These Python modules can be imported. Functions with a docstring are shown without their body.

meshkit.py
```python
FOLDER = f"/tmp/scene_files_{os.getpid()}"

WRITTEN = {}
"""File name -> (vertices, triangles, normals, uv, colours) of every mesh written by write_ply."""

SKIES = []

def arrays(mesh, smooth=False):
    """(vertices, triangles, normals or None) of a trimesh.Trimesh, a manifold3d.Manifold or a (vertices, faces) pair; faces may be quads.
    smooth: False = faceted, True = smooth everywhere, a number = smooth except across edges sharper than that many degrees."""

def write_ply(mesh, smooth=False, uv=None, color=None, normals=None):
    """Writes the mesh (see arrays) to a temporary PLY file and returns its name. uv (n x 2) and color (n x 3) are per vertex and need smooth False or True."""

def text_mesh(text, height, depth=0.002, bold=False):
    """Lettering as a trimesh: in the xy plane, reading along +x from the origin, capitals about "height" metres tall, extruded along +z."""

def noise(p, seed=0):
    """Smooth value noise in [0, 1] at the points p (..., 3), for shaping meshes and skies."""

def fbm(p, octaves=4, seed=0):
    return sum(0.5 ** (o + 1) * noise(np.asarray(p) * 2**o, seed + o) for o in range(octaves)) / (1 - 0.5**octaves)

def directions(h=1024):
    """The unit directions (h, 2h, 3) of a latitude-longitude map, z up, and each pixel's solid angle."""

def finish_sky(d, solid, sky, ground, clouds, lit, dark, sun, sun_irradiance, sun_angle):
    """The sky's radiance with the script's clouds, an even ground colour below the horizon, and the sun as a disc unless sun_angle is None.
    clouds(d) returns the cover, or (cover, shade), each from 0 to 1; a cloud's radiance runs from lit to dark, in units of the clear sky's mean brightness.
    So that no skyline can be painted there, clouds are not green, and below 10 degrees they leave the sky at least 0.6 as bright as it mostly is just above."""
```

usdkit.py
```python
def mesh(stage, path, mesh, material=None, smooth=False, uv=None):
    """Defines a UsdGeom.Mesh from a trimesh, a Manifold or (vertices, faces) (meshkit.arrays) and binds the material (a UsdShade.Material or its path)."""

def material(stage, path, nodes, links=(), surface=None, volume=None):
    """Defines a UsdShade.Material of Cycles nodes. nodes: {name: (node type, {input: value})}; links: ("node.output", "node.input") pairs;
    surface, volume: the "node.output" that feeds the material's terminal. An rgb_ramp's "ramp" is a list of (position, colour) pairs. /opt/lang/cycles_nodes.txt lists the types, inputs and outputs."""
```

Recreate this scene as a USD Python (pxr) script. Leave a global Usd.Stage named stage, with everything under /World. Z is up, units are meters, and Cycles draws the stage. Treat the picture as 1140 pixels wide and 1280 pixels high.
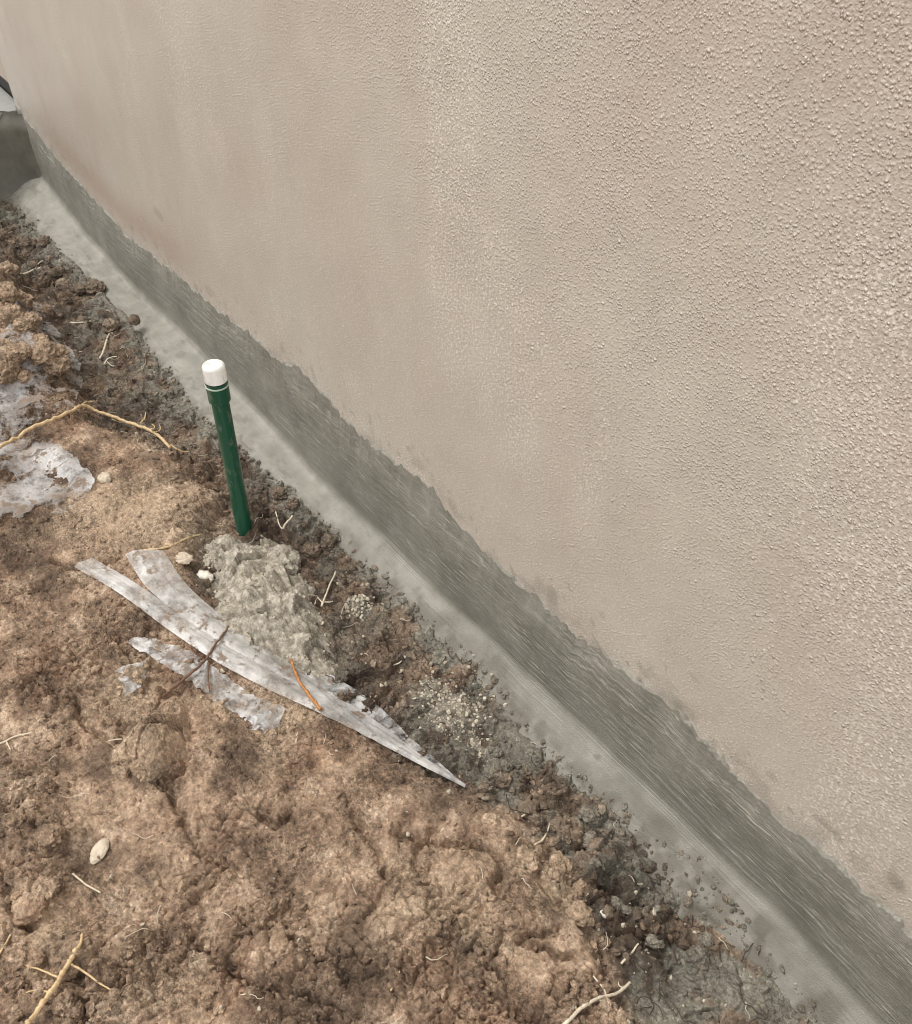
import math, random
import numpy as np, trimesh, usdkit, meshkit
from scipy.spatial import cKDTree
from scipy.ndimage import gaussian_filter
from pxr import Usd, UsdGeom, UsdLux, UsdShade, Gf, Sdf, Vt

stage = Usd.Stage.CreateInMemory()
UsdGeom.SetStageUpAxis(stage, UsdGeom.Tokens.z)
UsdGeom.SetStageMetersPerUnit(stage, 1.0)
UsdGeom.Xform.Define(stage, '/World')
UsdGeom.Scope.Define(stage, '/World/Looks')
rng = np.random.default_rng(7)
random.seed(7)

# ------------------------------------------------------------------ camera
PW, PH, FPX = 1140.0, 1280.0, 1142.0            # photograph size and focal length, in its pixels
PITCH, YAW = math.radians(42.2), math.radians(36.0)
CAM = np.array([0.0, 0.62, 1.2])
HD = np.array([math.cos(YAW), -math.sin(YAW), 0.0]); UP = np.array([0, 0, 1.0])
RIGHT = np.cross(HD, UP)
FW = HD * math.cos(PITCH) - UP * math.sin(PITCH); CU = np.cross(RIGHT, FW)
cam = UsdGeom.Camera.Define(stage, '/World/camera')
m = Gf.Matrix4d(*[float(v) for v in (*RIGHT, 0, *CU, 0, *(-FW), 0, *CAM, 1)])
cam.AddTransformOp().Set(m)
cam.CreateHorizontalApertureAttr(36.0); cam.CreateVerticalApertureAttr(36.0 * PH / PW)
cam.CreateFocalLengthAttr(36.0 * FPX / PW)
cam.CreateClippingRangeAttr(Gf.Vec2f(0.05, 200))
cam.CreateExposureAttr(0.86)

# ------------------------------------------------------------------ sky and sun: overcast
SUN_EL, SUN_AZ = math.radians(60), math.radians(57)     # azimuth: atan2(x, y) of the direction to the sun
sun_dir = np.array([math.sin(SUN_AZ) * math.cos(SUN_EL), math.cos(SUN_AZ) * math.cos(SUN_EL), math.sin(SUN_EL)])
dome = UsdLux.DomeLight.Define(stage, '/World/sky')
dome.GetPrim().SetCustomDataByKey('kind', 'structure'); dome.GetPrim().SetCustomDataByKey('label', 'pale overcast sky')
sky_mat = usdkit.material(stage, '/World/Looks/sky', {
    'tc': ('texture_coordinate', {}),
    'sky': ('sky_texture', {'sky_type': 'single_scattering', 'sun_disc': False, 'sun_elevation': SUN_EL, 'sun_rotation': SUN_AZ}),
    'n': ('noise_texture', {'scale': 2.2, 'detail': 5.0, 'roughness': 0.55}),
    'r': ('rgb_ramp', {'ramp': [(0.3, (8.3, 8.1, 7.9)), (0.7, (10.6, 10.3, 9.9))]}),
    'xyz': ('separate_xyz', {}), 'zc': ('map_range', {'from_min': 0.0, 'from_max': 1.0, 'to_min': 0.48, 'to_max': 1.42, 'clamp': True}),
    'cl': ('mix_color', {'blend_type': 'multiply', 'fac': 1.0, 'use_clamp': False}),
    'mx': ('mix_color', {'fac': 0.9}),
    'bg': ('background_shader', {'strength': 0.075})},
    [('tc.generated', 'n.vector'), ('n.fac', 'r.fac'), ('sky.color', 'mx.a'), ('tc.generated', 'xyz.vector'), ('xyz.z', 'zc.value'), ('r.color', 'cl.a'), ('zc.result', 'cl.b'), ('cl.result', 'mx.b'), ('mx.result', 'bg.color')], surface='bg.background')
UsdShade.MaterialBindingAPI.Apply(dome.GetPrim()).Bind(sky_mat)
sun = UsdLux.DistantLight.Define(stage, '/World/sun')
sun.CreateIntensityAttr(0.4); sun.CreateAngleAttr(26.0); sun.CreateNormalizeAttr(True); sun.CreateColorAttr(Gf.Vec3f(1.0, 0.96, 0.9))
zax = Gf.Vec3d(*sun_dir)
sun.AddTransformOp().Set(Gf.Matrix4d().SetRotate(Gf.Rotation(Gf.Vec3d(0, 0, 1), zax)))

# ------------------------------------------------------------------ helpers
taken = {}
def numbered(parent, name):
    k = (parent, name); n = taken.get(k, 0); taken[k] = n + 1
    return f'{parent}/{name}' if n == 0 else f'{parent}/{name}_{n:03d}'
def tag(prim, label=None, cat=None, group=None, kind=None):
    for k, v in (('label', label), ('category', cat), ('group', group), ('kind', kind)):
        if v: prim.SetCustomDataByKey(k, v)
    return prim
def thing(name, label, cat, loc=(0, 0, 0), group=None):
    x = UsdGeom.Xform.Define(stage, numbered('/World', name))
    x.AddTranslateOp().Set(Gf.Vec3d(*map(float, loc)))
    p = tag(x.GetPrim(), label, cat, group)
    p_loc[str(p.GetPath())] = np.asarray(loc, float)
    return p
p_loc = {}
def obj(name, mesh, mat, parent=None, smooth=False, attrs=None):
    """One mesh prim; vertices are given in world coordinates and moved into the parent's space."""
    path = numbered(str(parent.GetPath()) if parent else '/World', name)
    off = np.zeros(3); q = parent
    while q is not None and str(q.GetPath()) != '/World':
        off = off + p_loc.get(str(q.GetPath()), 0); q = q.GetParent() if str(q.GetPath()).count('/') > 2 else None
    v, f = (mesh.vertices, mesh.faces) if hasattr(mesh, 'vertices') else mesh
    v = np.asarray(v) - off
    g = usdkit.mesh(stage, path, (v, np.asarray(f)), LOOK[mat], smooth=smooth)
    for k, a in (attrs or {}).items():
        UsdGeom.PrimvarsAPI(g).CreatePrimvar(k, Sdf.ValueTypeNames.Color3fArray, 'vertex').Set(Vt.Vec3fArray.FromNumpy(np.asarray(a, np.float32)))
    return g.GetPrim()
def noise(p, seed=0): return meshkit.noise(p, seed)
def n2(x, y, s, seed=0, octv=4):
    return meshkit.fbm(np.stack([x * s, y * s, np.full_like(x, seed * 3.7)], -1), octv, seed)
def ray(px, py): return FW + RIGHT * (px - PW / 2) / FPX + CU * (PH / 2 - py) / FPX
def on_plane(px, py, axis, val):
    d = ray(px, py); return CAM + d * (val - CAM[axis]) / d[axis]
def smoothstep(a, b, x):
    t = np.clip((x - a) / (b - a), 0, 1); return t * t * (3 - 2 * t)
def grid_faces(nu, nv):
    i = np.arange(nu * nv).reshape(nu, nv)
    return np.stack([i[:-1, :-1], i[1:, :-1], i[1:, 1:], i[:-1, 1:]], -1).reshape(-1, 4)
def tri(q): return np.vstack([q[:, [0, 1, 2]], q[:, [0, 2, 3]]])
def catmull(P, n):
    P = np.asarray(P, float); P = np.vstack([2 * P[0] - P[1], P, 2 * P[-1] - P[-2]])
    out = []
    for k in range(1, len(P) - 2):
        t = np.linspace(0, 1, n, endpoint=False)[:, None]
        a, b, c, d = P[k - 1:k + 3]
        out.append(0.5 * (2 * b + (c - a) * t + (2 * a - 5 * b + 4 * c - d) * t ** 2 + (3 * b - a - 3 * c + d) * t ** 3))
    return np.vstack(out + [P[-2:-1]])

# ------------------------------------------------------------------ materials
LOOK = {}
def mat(name, nodes, links, surface='p.BSDF'):
    LOOK[name] = usdkit.material(stage, '/World/Looks/' + name, nodes, links, surface=surface)
    return LOOK[name]
POS = ('geometry', {})

# beige stucco: mottled pinkish and greenish beige, rounded bumps of a few millimetres
mat('stucco', {
    'g': POS, 'at': ('attribute', {'attribute': 'wear'}), 'sep': ('separate_color', {}),
    'sc': ('mapping', {'scale': (1.0, 1.0, 0.7), 'rotation': (0.0, 0.5, 0.0)}),
    'big': ('noise_texture', {'scale': 3.2, 'detail': 4.0, 'roughness': 0.6}),
    'c1': ('rgb_ramp', {'ramp': [(0.34, (0.480, 0.420, 0.364)), (0.5, (0.500, 0.452, 0.392)), (0.64, (0.512, 0.476, 0.414))]}),
    'mid': ('noise_texture', {'scale': 11.0, 'detail': 5.0, 'roughness': 0.65}),
    'midr': ('map_range', {'from_min': 0.3, 'from_max': 0.7, 'to_min': 0.94, 'to_max': 1.06}),
    'c2': ('mix_color', {'blend_type': 'multiply', 'fac': 1.0}),
    'pink': ('mix_color', {'b': (0.40, 0.315, 0.255)}),
    'fine': ('noise_texture', {'scale': 260.0, 'detail': 3.0, 'roughness': 0.6}),
    'finer': ('map_range', {'from_min': 0.50, 'from_max': 0.64, 'to_min': 0.0, 'to_max': 1.0, 'clamp': True}),
    'wm': ('math', {'math_type': 'multiply'}),
    'white': ('mix_color', {'b': (0.70, 0.66, 0.59)}),
    'grey': ('mix_color', {'b': (0.20, 0.185, 0.155)}),
    'dist': ('noise_texture', {'scale': 60.0, 'detail': 2.0}),
    'b1': ('noise_texture', {'scale': 340.0, 'detail': 1.0, 'roughness': 0.4}),
    'b1r': ('map_range', {'from_min': 0.44, 'from_max': 0.78, 'to_min': 0.0, 'to_max': 1.0, 'clamp': True, 'range_type': 'smoothstep'}),
    'dn': ('noise_texture', {'scale': 120.0, 'detail': 2.0}), 'dv': ('vector_math', {'math_type': 'multiply_add', 'vector2': (0.004, 0.004, 0.004)}),
    'vo': ('voronoi_texture', {'scale': 290.0}), 'vr': ('map_range', {'from_min': 0.52, 'from_max': 0.08, 'to_min': 0.0, 'to_max': 1.0, 'clamp': True, 'range_type': 'smoothstep'}),
    'vs': ('separate_color', {}), 'vk': ('math', {'math_type': 'multiply'}), 'hs': ('math', {'math_type': 'multiply_add', 'value2': 0.28}),
    'b2': ('noise_texture', {'scale': 480.0, 'detail': 2.0, 'roughness': 0.5}),
    'h': ('math', {'math_type': 'multiply_add', 'value2': 0.10}),
    'tip': ('map_range', {'from_min': 0.25, 'from_max': 1.15, 'to_min': 0.955, 'to_max': 1.36, 'clamp': True}), 'c3': ('mix_color', {'blend_type': 'multiply', 'fac': 1.0, 'use_clamp': False}),  # bump tips tinted paler by height, painting highlights into the colour
    'vo2': ('voronoi_texture', {'scale': 150.0}), 'vs2': ('separate_color', {}), 'vr2': ('map_range', {'from_min': 0.40, 'from_max': 0.06, 'to_min': 0.0, 'to_max': 1.0, 'clamp': True, 'range_type': 'smoothstep'}),
    'vm2': ('map_range', {'from_min': 0.30, 'from_max': 0.75, 'to_min': 0.0, 'to_max': 1.5, 'clamp': True}), 'vk2': ('math', {'math_type': 'multiply'}), 'hs2': ('math', {'math_type': 'add'}),
    'pt': ('noise_texture', {'scale': 14.0, 'detail': 3.0}), 'ptr': ('map_range', {'from_min': 0.35, 'from_max': 0.65, 'to_min': 0.6, 'to_max': 1.12}), 'hp': ('math', {'math_type': 'multiply'}),
    'bump': ('bump', {'strength': 1.0, 'distance': 0.0014}),
    'p': ('principled_bsdf', {'roughness': 0.36, 'specular_ior_level': 0.5})},
    [('g.position', 'sc.vector'), ('sc.vector', 'big.vector'), ('sc.vector', 'mid.vector'), ('g.position', 'fine.vector'),
     ('big.fac', 'c1.fac'), ('mid.fac', 'midr.value'), ('c1.color', 'c2.a'), ('midr.result', 'c2.b'),
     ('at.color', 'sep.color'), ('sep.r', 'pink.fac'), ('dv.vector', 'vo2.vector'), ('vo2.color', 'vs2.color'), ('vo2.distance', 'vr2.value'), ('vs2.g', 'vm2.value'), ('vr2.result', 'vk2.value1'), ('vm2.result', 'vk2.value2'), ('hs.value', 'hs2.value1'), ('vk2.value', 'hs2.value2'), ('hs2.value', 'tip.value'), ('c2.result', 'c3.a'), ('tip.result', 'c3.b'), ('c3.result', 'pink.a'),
     ('fine.fac', 'finer.value'), ('finer.result', 'wm.value1'), ('sep.g', 'wm.value2'), ('wm.value', 'white.fac'), ('pink.result', 'white.a'),
     ('white.result', 'grey.a'), ('sep.b', 'grey.fac'), ('grey.result', 'p.base_color'),
     ('g.position', 'b1.vector'), ('g.position', 'b2.vector'), ('b1.fac', 'b1r.value'),
     ('g.position', 'pt.vector'), ('pt.fac', 'ptr.value'), ('g.position', 'dn.vector'), ('dn.color', 'dv.vector1'), ('g.position', 'dv.vector3'), ('dv.vector', 'vo.vector'), ('vo.distance', 'vr.value'), ('vo.color', 'vs.color'), ('vr.result', 'vk.value1'), ('vs.r', 'vk.value2'), ('b1r.result', 'hs.value1'), ('vk.value', 'hs.value3'), ('hs2.value', 'hp.value1'), ('ptr.result', 'hp.value2'), ('b2.fac', 'h.value1'), ('hp.value', 'h.value3'), ('h.value', 'bump.height'), ('bump.normal', 'p.normal')])

# damp trowelled cement, stroked along the wall
mat('cement', {
    'g': POS, 'at': ('attribute', {'attribute': 'wear'}), 'sep': ('separate_color', {}),
    'st': ('mapping', {'scale': (9.0, 90.0, 400.0), 'rotation': (0.0, 0.02, 0.0)}),
    'str': ('noise_texture', {'scale': 1.0, 'detail': 5.0, 'roughness': 0.62, 'distortion': 0.5}),
    'st2': ('mapping', {'scale': (30.0, 200.0, 600.0), 'rotation': (0.0, -0.015, 0.0)}),
    'str2': ('noise_texture', {'scale': 1.0, 'detail': 3.0, 'roughness': 0.6}),
    'big': ('noise_texture', {'scale': 9.0, 'detail': 7.0, 'roughness': 0.7}),
    'c1': ('rgb_ramp', {'ramp': [(0.36, (0.152, 0.146, 0.121)), (0.5, (0.196, 0.188, 0.159)), (0.64, (0.245, 0.234, 0.201))]}),
    'gn': ('noise_texture', {'scale': 520.0, 'detail': 3.0, 'roughness': 0.7}), 'gnr': ('map_range', {'from_min': 0.35, 'from_max': 0.65, 'to_min': 0.80, 'to_max': 1.20}), 'c2g': ('mix_color', {'blend_type': 'multiply', 'fac': 1.0, 'use_clamp': False}),
    'sr': ('map_range', {'from_min': 0.32, 'from_max': 0.68, 'to_min': 0.84, 'to_max': 1.15}),
    'c2': ('mix_color', {'blend_type': 'multiply', 'fac': 1.0}),
    'fl': ('map_range', {'from_min': 0.585, 'from_max': 0.64, 'to_min': 0.0, 'to_max': 0.6, 'clamp': True}),
    'flm': ('math', {'math_type': 'multiply'}),
    'c3': ('mix_color', {'b': (0.50, 0.475, 0.41)}),
    'smn': ('noise_texture', {'scale': 24.0, 'detail': 5.0, 'roughness': 0.65}), 'smr': ('rgb_ramp', {'ramp': [(0.34, (0.185, 0.178, 0.150)), (0.5, (0.246, 0.237, 0.203)), (0.64, (0.305, 0.294, 0.256))]}),
    'smooth': ('mix_color', {}), 'mudc': ('mix_color', {'b': (0.112, 0.100, 0.080)}),
    'fine': ('noise_texture', {'scale': 500.0, 'detail': 2.0}),
    'h0': ('math', {'math_type': 'multiply_add', 'value2': 0.5}),
    'h1': ('math', {'math_type': 'multiply'}),
    'h': ('math', {'math_type': 'multiply_add', 'value2': 0.45}),
    'bump': ('bump', {'strength': 0.9, 'distance': 0.0026}),
    'p': ('principled_bsdf', {'roughness': 0.42, 'specular_ior_level': 0.45})},
    [('g.position', 'st.vector'), ('st.vector', 'str.vector'), ('g.position', 'st2.vector'), ('st2.vector', 'str2.vector'), ('g.position', 'big.vector'),
     ('big.fac', 'c1.fac'), ('str.fac', 'sr.value'), ('c1.color', 'c2.a'), ('sr.result', 'c2.b'), ('at.color', 'sep.color'),
     ('str2.fac', 'fl.value'), ('fl.result', 'flm.value1'), ('sep.r', 'flm.value2'), ('flm.value', 'c3.fac'), ('g.position', 'gn.vector'), ('gn.fac', 'gnr.value'), ('c2.result', 'c2g.a'), ('gnr.result', 'c2g.b'), ('c2g.result', 'c3.a'),
     ('c3.result', 'smooth.a'), ('g.position', 'smn.vector'), ('smn.fac', 'smr.fac'), ('smr.color', 'smooth.b'), ('sep.g', 'smooth.fac'), ('smooth.result', 'mudc.a'), ('sep.b', 'mudc.fac'), ('mudc.result', 'p.base_color'),
     ('g.position', 'fine.vector'), ('str2.fac', 'h0.value1'), ('str.fac', 'h0.value3'), ('h0.value', 'h1.value1'), ('sep.r', 'h1.value2'),
     ('gn.fac', 'h.value1'), ('h1.value', 'h.value3'), ('h.value', 'bump.height'), ('bump.normal', 'p.normal')])

# soil: attribute r = cement slurry, g = dark damp humus, b = pale dry crust
def soil(name, use_attr=True, fixed=(0, 0, 0), grain=1.0, rough=0.85):
    nodes = {
        'g': POS, 'sep': ('separate_color', {}),
        'n1': ('noise_texture', {'scale': 16.0, 'detail': 6.0, 'roughness': 0.68}),
        'c1': ('rgb_ramp', {'ramp': [(0.35, (0.095, 0.063, 0.043)), (0.45, (0.218, 0.149, 0.101)), (0.54, (0.315, 0.223, 0.154)), (0.65, (0.49, 0.375, 0.275))]}),
        'n2': ('noise_texture', {'scale': 150.0, 'detail': 8.0, 'roughness': 0.82}),
        'm2': ('map_range', {'from_min': 0.33, 'from_max': 0.67, 'to_min': 0.46, 'to_max': 1.60}),
        'v1': ('voronoi_texture', {'scale': 170.0}), 'v2': ('voronoi_texture', {'scale': 420.0}),
        'ds': ('noise_texture', {'scale': 240.0, 'detail': 3.0}), 'dv': ('vector_math', {'math_type': 'multiply_add', 'vector2': (0.006, 0.006, 0.006)}),
        's1': ('separate_color', {}), 's2': ('separate_color', {}),
        'k1': ('map_range', {'from_min': 0.0, 'from_max': 1.0, 'to_min': 0.72, 'to_max': 1.28}), 'k2': ('map_range', {'from_min': 0.0, 'from_max': 1.0, 'to_min': 0.66, 'to_max': 1.34}),
        'kk': ('math', {'math_type': 'multiply'}), 'mm': ('math', {'math_type': 'multiply'}),
        'qn': ('noise_texture', {'scale': 10.0, 'detail': 4.0, 'roughness': 0.6}), 'qr': ('map_range', {'from_min': 0.40, 'from_max': 0.60, 'to_min': 0.58, 'to_max': 1.0, 'clamp': True}), 'mq': ('mix_float', {'a': 1.0, 'use_clamp': False}),
        'hv': ('math', {'math_type': 'multiply_add', 'value2': -0.40}), 'hv2': ('math', {'math_type': 'multiply_add', 'value2': -0.22}),
        'c2': ('mix_color', {'blend_type': 'multiply', 'fac': 1.0, 'use_clamp': False}), 'cemk': ('mix_color', {'blend_type': 'multiply', 'fac': 0.8, 'use_clamp': False}), 'dryk': ('mix_color', {'blend_type': 'multiply', 'fac': 1.0, 'use_clamp': False, 'a': (0.44, 0.335, 0.235)}),
        'dark': ('mix_color', {'b': (0.060, 0.041, 0.029)}),
        'dry': ('mix_color', {'b': (0.44, 0.335, 0.235)}),
        'cem': ('mix_color', {}), 'rn': ('noise_texture', {'scale': 8.5, 'detail': 6.0, 'roughness': 0.65}), 'rm': ('map_range', {'from_min': 0.50, 'from_max': 0.62, 'to_min': 0.0, 'to_max': 0.32, 'clamp': True}), 'red': ('mix_color', {'blend_type': 'multiply', 'b': (0.86, 0.66, 0.58), 'use_clamp': False}),
        'cr': ('rgb_ramp', {'ramp': [(0.33, (0.10, 0.093, 0.075)), (0.5, (0.195, 0.184, 0.150)), (0.67, (0.29, 0.276, 0.232))]}),
        'n3': ('noise_texture', {'scale': 420.0, 'detail': 3.0, 'roughness': 0.6}),
        'gr': ('map_range', {'from_min': 0.645, 'from_max': 0.71, 'to_min': 0.0, 'to_max': 0.75, 'clamp': True}),
        'grit': ('mix_color', {'b': (0.50, 0.43, 0.33)}),
        'b1': ('noise_texture', {'scale': 210.0, 'detail': 7.0, 'roughness': 0.72}),
        'bump': ('bump', {'strength': 1.0, 'distance': 0.007 * grain}),
        'rr': ('map_range', {'from_min': 0.0, 'from_max': 1.0, 'to_min': rough, 'to_max': 0.55}),
        'p': ('principled_bsdf', {'roughness': rough, 'specular_ior_level': 0.28})}
    links = [('g.position', 'n1.vector'), ('g.position', 'n2.vector'), ('g.position', 'n3.vector'), ('g.position', 'b1.vector'),
             ('n1.fac', 'c1.fac'), ('n2.fac', 'm2.value'), ('c1.color', 'c2.a'),
             ('g.position', 'ds.vector'), ('ds.color', 'dv.vector1'), ('g.position', 'dv.vector3'), ('dv.vector', 'v1.vector'), ('dv.vector', 'v2.vector'),
             ('v1.color', 's1.color'), ('v2.color', 's2.color'), ('s1.r', 'k1.value'), ('s2.r', 'k2.value'), ('k1.result', 'kk.value1'), ('k2.result', 'kk.value2'),
             ('kk.value', 'mm.value1'), ('m2.result', 'mm.value2'), ('g.position', 'qn.vector'), ('qn.fac', 'qr.value'), ('qr.result', 'mq.fac'), ('mm.value', 'mq.b'), ('qr.result', 'bump.strength'), ('mq.result', 'c2.b'), ('mq.result', 'dryk.b'), ('dryk.result', 'dry.b'), ('cr.color', 'cemk.a'), ('kk.value', 'cemk.b'),
             ('v1.distance', 'hv.value1'), ('b1.fac', 'hv.value3'), ('v2.distance', 'hv2.value1'), ('hv.value', 'hv2.value3'),
             ('g.position', 'rn.vector'), ('rn.fac', 'rm.value'), ('rm.result', 'red.fac'), ('c2.result', 'red.a'), ('red.result', 'dark.a'), ('sep.g', 'dark.fac'), ('dark.result', 'dry.a'), ('sep.b', 'dry.fac'),
             ('n2.fac', 'cr.fac'), ('dry.result', 'cem.a'), ('cemk.result', 'cem.b'), ('sep.r', 'cem.fac'),
             ('n3.fac', 'gr.value'), ('gr.result', 'grit.fac'), ('cem.result', 'grit.a'), ('grit.result', 'p.base_color'),
             ('sep.r', 'rr.value'), ('rr.result', 'p.roughness'),
             ('hv2.value', 'bump.height'), ('bump.normal', 'p.normal')]
    if use_attr:
        nodes['at'] = ('attribute', {'attribute': 'wear'}); links.append(('at.color', 'sep.color'))
    else:
        nodes['sep'] = ('separate_color', {'color': fixed})
    mat(name, nodes, links)
soil('soil'); soil('soil_brown', False, (0, 0, 0.12)); soil('soil_dark', False, (0.25, 0.5, 0)); soil('soil_grey', False, (0.85, 0.1, 0)); soil('soil_pale', False, (0, 0, 0.45))

# greenish grey gritty mortar
mat('mortar', {
    'g': POS, 'n': ('noise_texture', {'scale': 70.0, 'detail': 8.0, 'roughness': 0.8}),
    'c': ('rgb_ramp', {'ramp': [(0.37, (0.21, 0.188, 0.15)), (0.5, (0.37, 0.337, 0.277)), (0.61, (0.60, 0.55, 0.465))]}),
    'v': ('noise_texture', {'scale': 330.0, 'detail': 3.0, 'roughness': 0.6}),
    'gr': ('map_range', {'from_min': 0.60, 'from_max': 0.70, 'to_min': 0.0, 'to_max': 0.8, 'clamp': True}),
    'mx': ('mix_color', {'b': (0.50, 0.46, 0.36)}),
    'b': ('noise_texture', {'scale': 260.0, 'detail': 6.0, 'roughness': 0.7}),
    'bump': ('bump', {'strength': 1.0, 'distance': 0.004}),
    'p': ('principled_bsdf', {'roughness': 0.95, 'specular_ior_level': 0.1})},
    [('g.position', 'n.vector'), ('n.fac', 'c.fac'), ('g.position', 'v.vector'), ('v.fac', 'gr.value'), ('gr.result', 'mx.fac'), ('c.color', 'mx.a'), ('mx.result', 'p.base_color'),
     ('g.position', 'b.vector'), ('b.fac', 'bump.height'), ('bump.normal', 'p.normal')])

def plain(name, col, rough=0.6, spec=0.4, var=0.25, scale=80.0, bump=0.0006):
    lo, hi = [c * (1 - var) for c in col], [min(c * (1 + var), 0.92) for c in col]
    mat(name, {'g': POS, 'n': ('noise_texture', {'scale': scale, 'detail': 5.0, 'roughness': 0.65}),
               'c': ('rgb_ramp', {'ramp': [(0.3, lo), (0.7, hi)]}), 'bump': ('bump', {'strength': 0.8, 'distance': bump}),
               'p': ('principled_bsdf', {'roughness': rough, 'specular_ior_level': spec})},
        [('g.position', 'n.vector'), ('n.fac', 'c.fac'), ('c.color', 'p.base_color'), ('n.fac', 'bump.height'), ('bump.normal', 'p.normal')])
plain('root_pale', (0.50, 0.37, 0.21), var=0.35, scale=140)
plain('root_white', (0.56, 0.49, 0.38), var=0.3, scale=140)
plain('root_brown', (0.135, 0.075, 0.045), var=0.4, scale=160)
plain('root_orange', (0.36, 0.16, 0.055), var=0.45, scale=120)
plain('fibre_dark', (0.05, 0.035, 0.025), var=0.4)
plain('stone_pale', (0.46, 0.39, 0.30), var=0.3, scale=90)
plain('stone_white', (0.60, 0.57, 0.50), var=0.25, scale=120)
plain('grit', (0.42, 0.375, 0.295), var=0.3, scale=60)
plain('gap_shade_dark', (0.03, 0.028, 0.025))  # near-black colour for the shade in the gap below the stucco
plain('cement_wet_shaded', (0.100, 0.094, 0.075), rough=0.5, var=0.3, scale=14, bump=0.003)  # damp cement, with the shade of the corner darkened into its colour
plain('slab_pale', (0.27, 0.27, 0.255), var=0.12, scale=20)
plain('primer_white', (0.42, 0.50, 0.42), var=0.08)

# green plastic pipe with mud smears, white plastic cap
def plastic(name, col, dirt, lo, hi, amt, rough):
    mat(name, {'g': POS, 'm': ('mapping', {'scale': (1.0, 1.0, 0.35)}), 'n': ('noise_texture', {'scale': 48.0, 'detail': 6.0, 'roughness': 0.72}),
               'r': ('map_range', {'from_min': lo, 'from_max': hi, 'to_min': 0.0, 'to_max': amt, 'clamp': True}),
               'x': ('mix_color', {'a': col, 'b': dirt}), 'n2': ('noise_texture', {'scale': 300.0, 'detail': 2.0}), 'bump': ('bump', {'strength': 0.25, 'distance': 0.0005}),
               'rr': ('map_range', {'from_min': 0.0, 'from_max': 1.0, 'to_min': rough, 'to_max': 0.75}),
               'p': ('principled_bsdf', {'roughness': rough, 'specular_ior_level': 0.5})},
        [('g.position', 'm.vector'), ('m.vector', 'n.vector'), ('n.fac', 'r.value'), ('r.result', 'x.fac'), ('x.result', 'p.base_color'), ('g.position', 'n2.vector'),
         ('r.result', 'rr.value'), ('rr.result', 'p.roughness'), ('n2.fac', 'bump.height'), ('bump.normal', 'p.normal')])
plastic('pipe_green', (0.003, 0.046, 0.024), (0.20, 0.19, 0.15), 0.56, 0.72, 0.6, 0.26)
plastic('cap_white', (0.78, 0.78, 0.75), (0.36, 0.32, 0.26), 0.50, 0.64, 0.75, 0.45)

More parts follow.
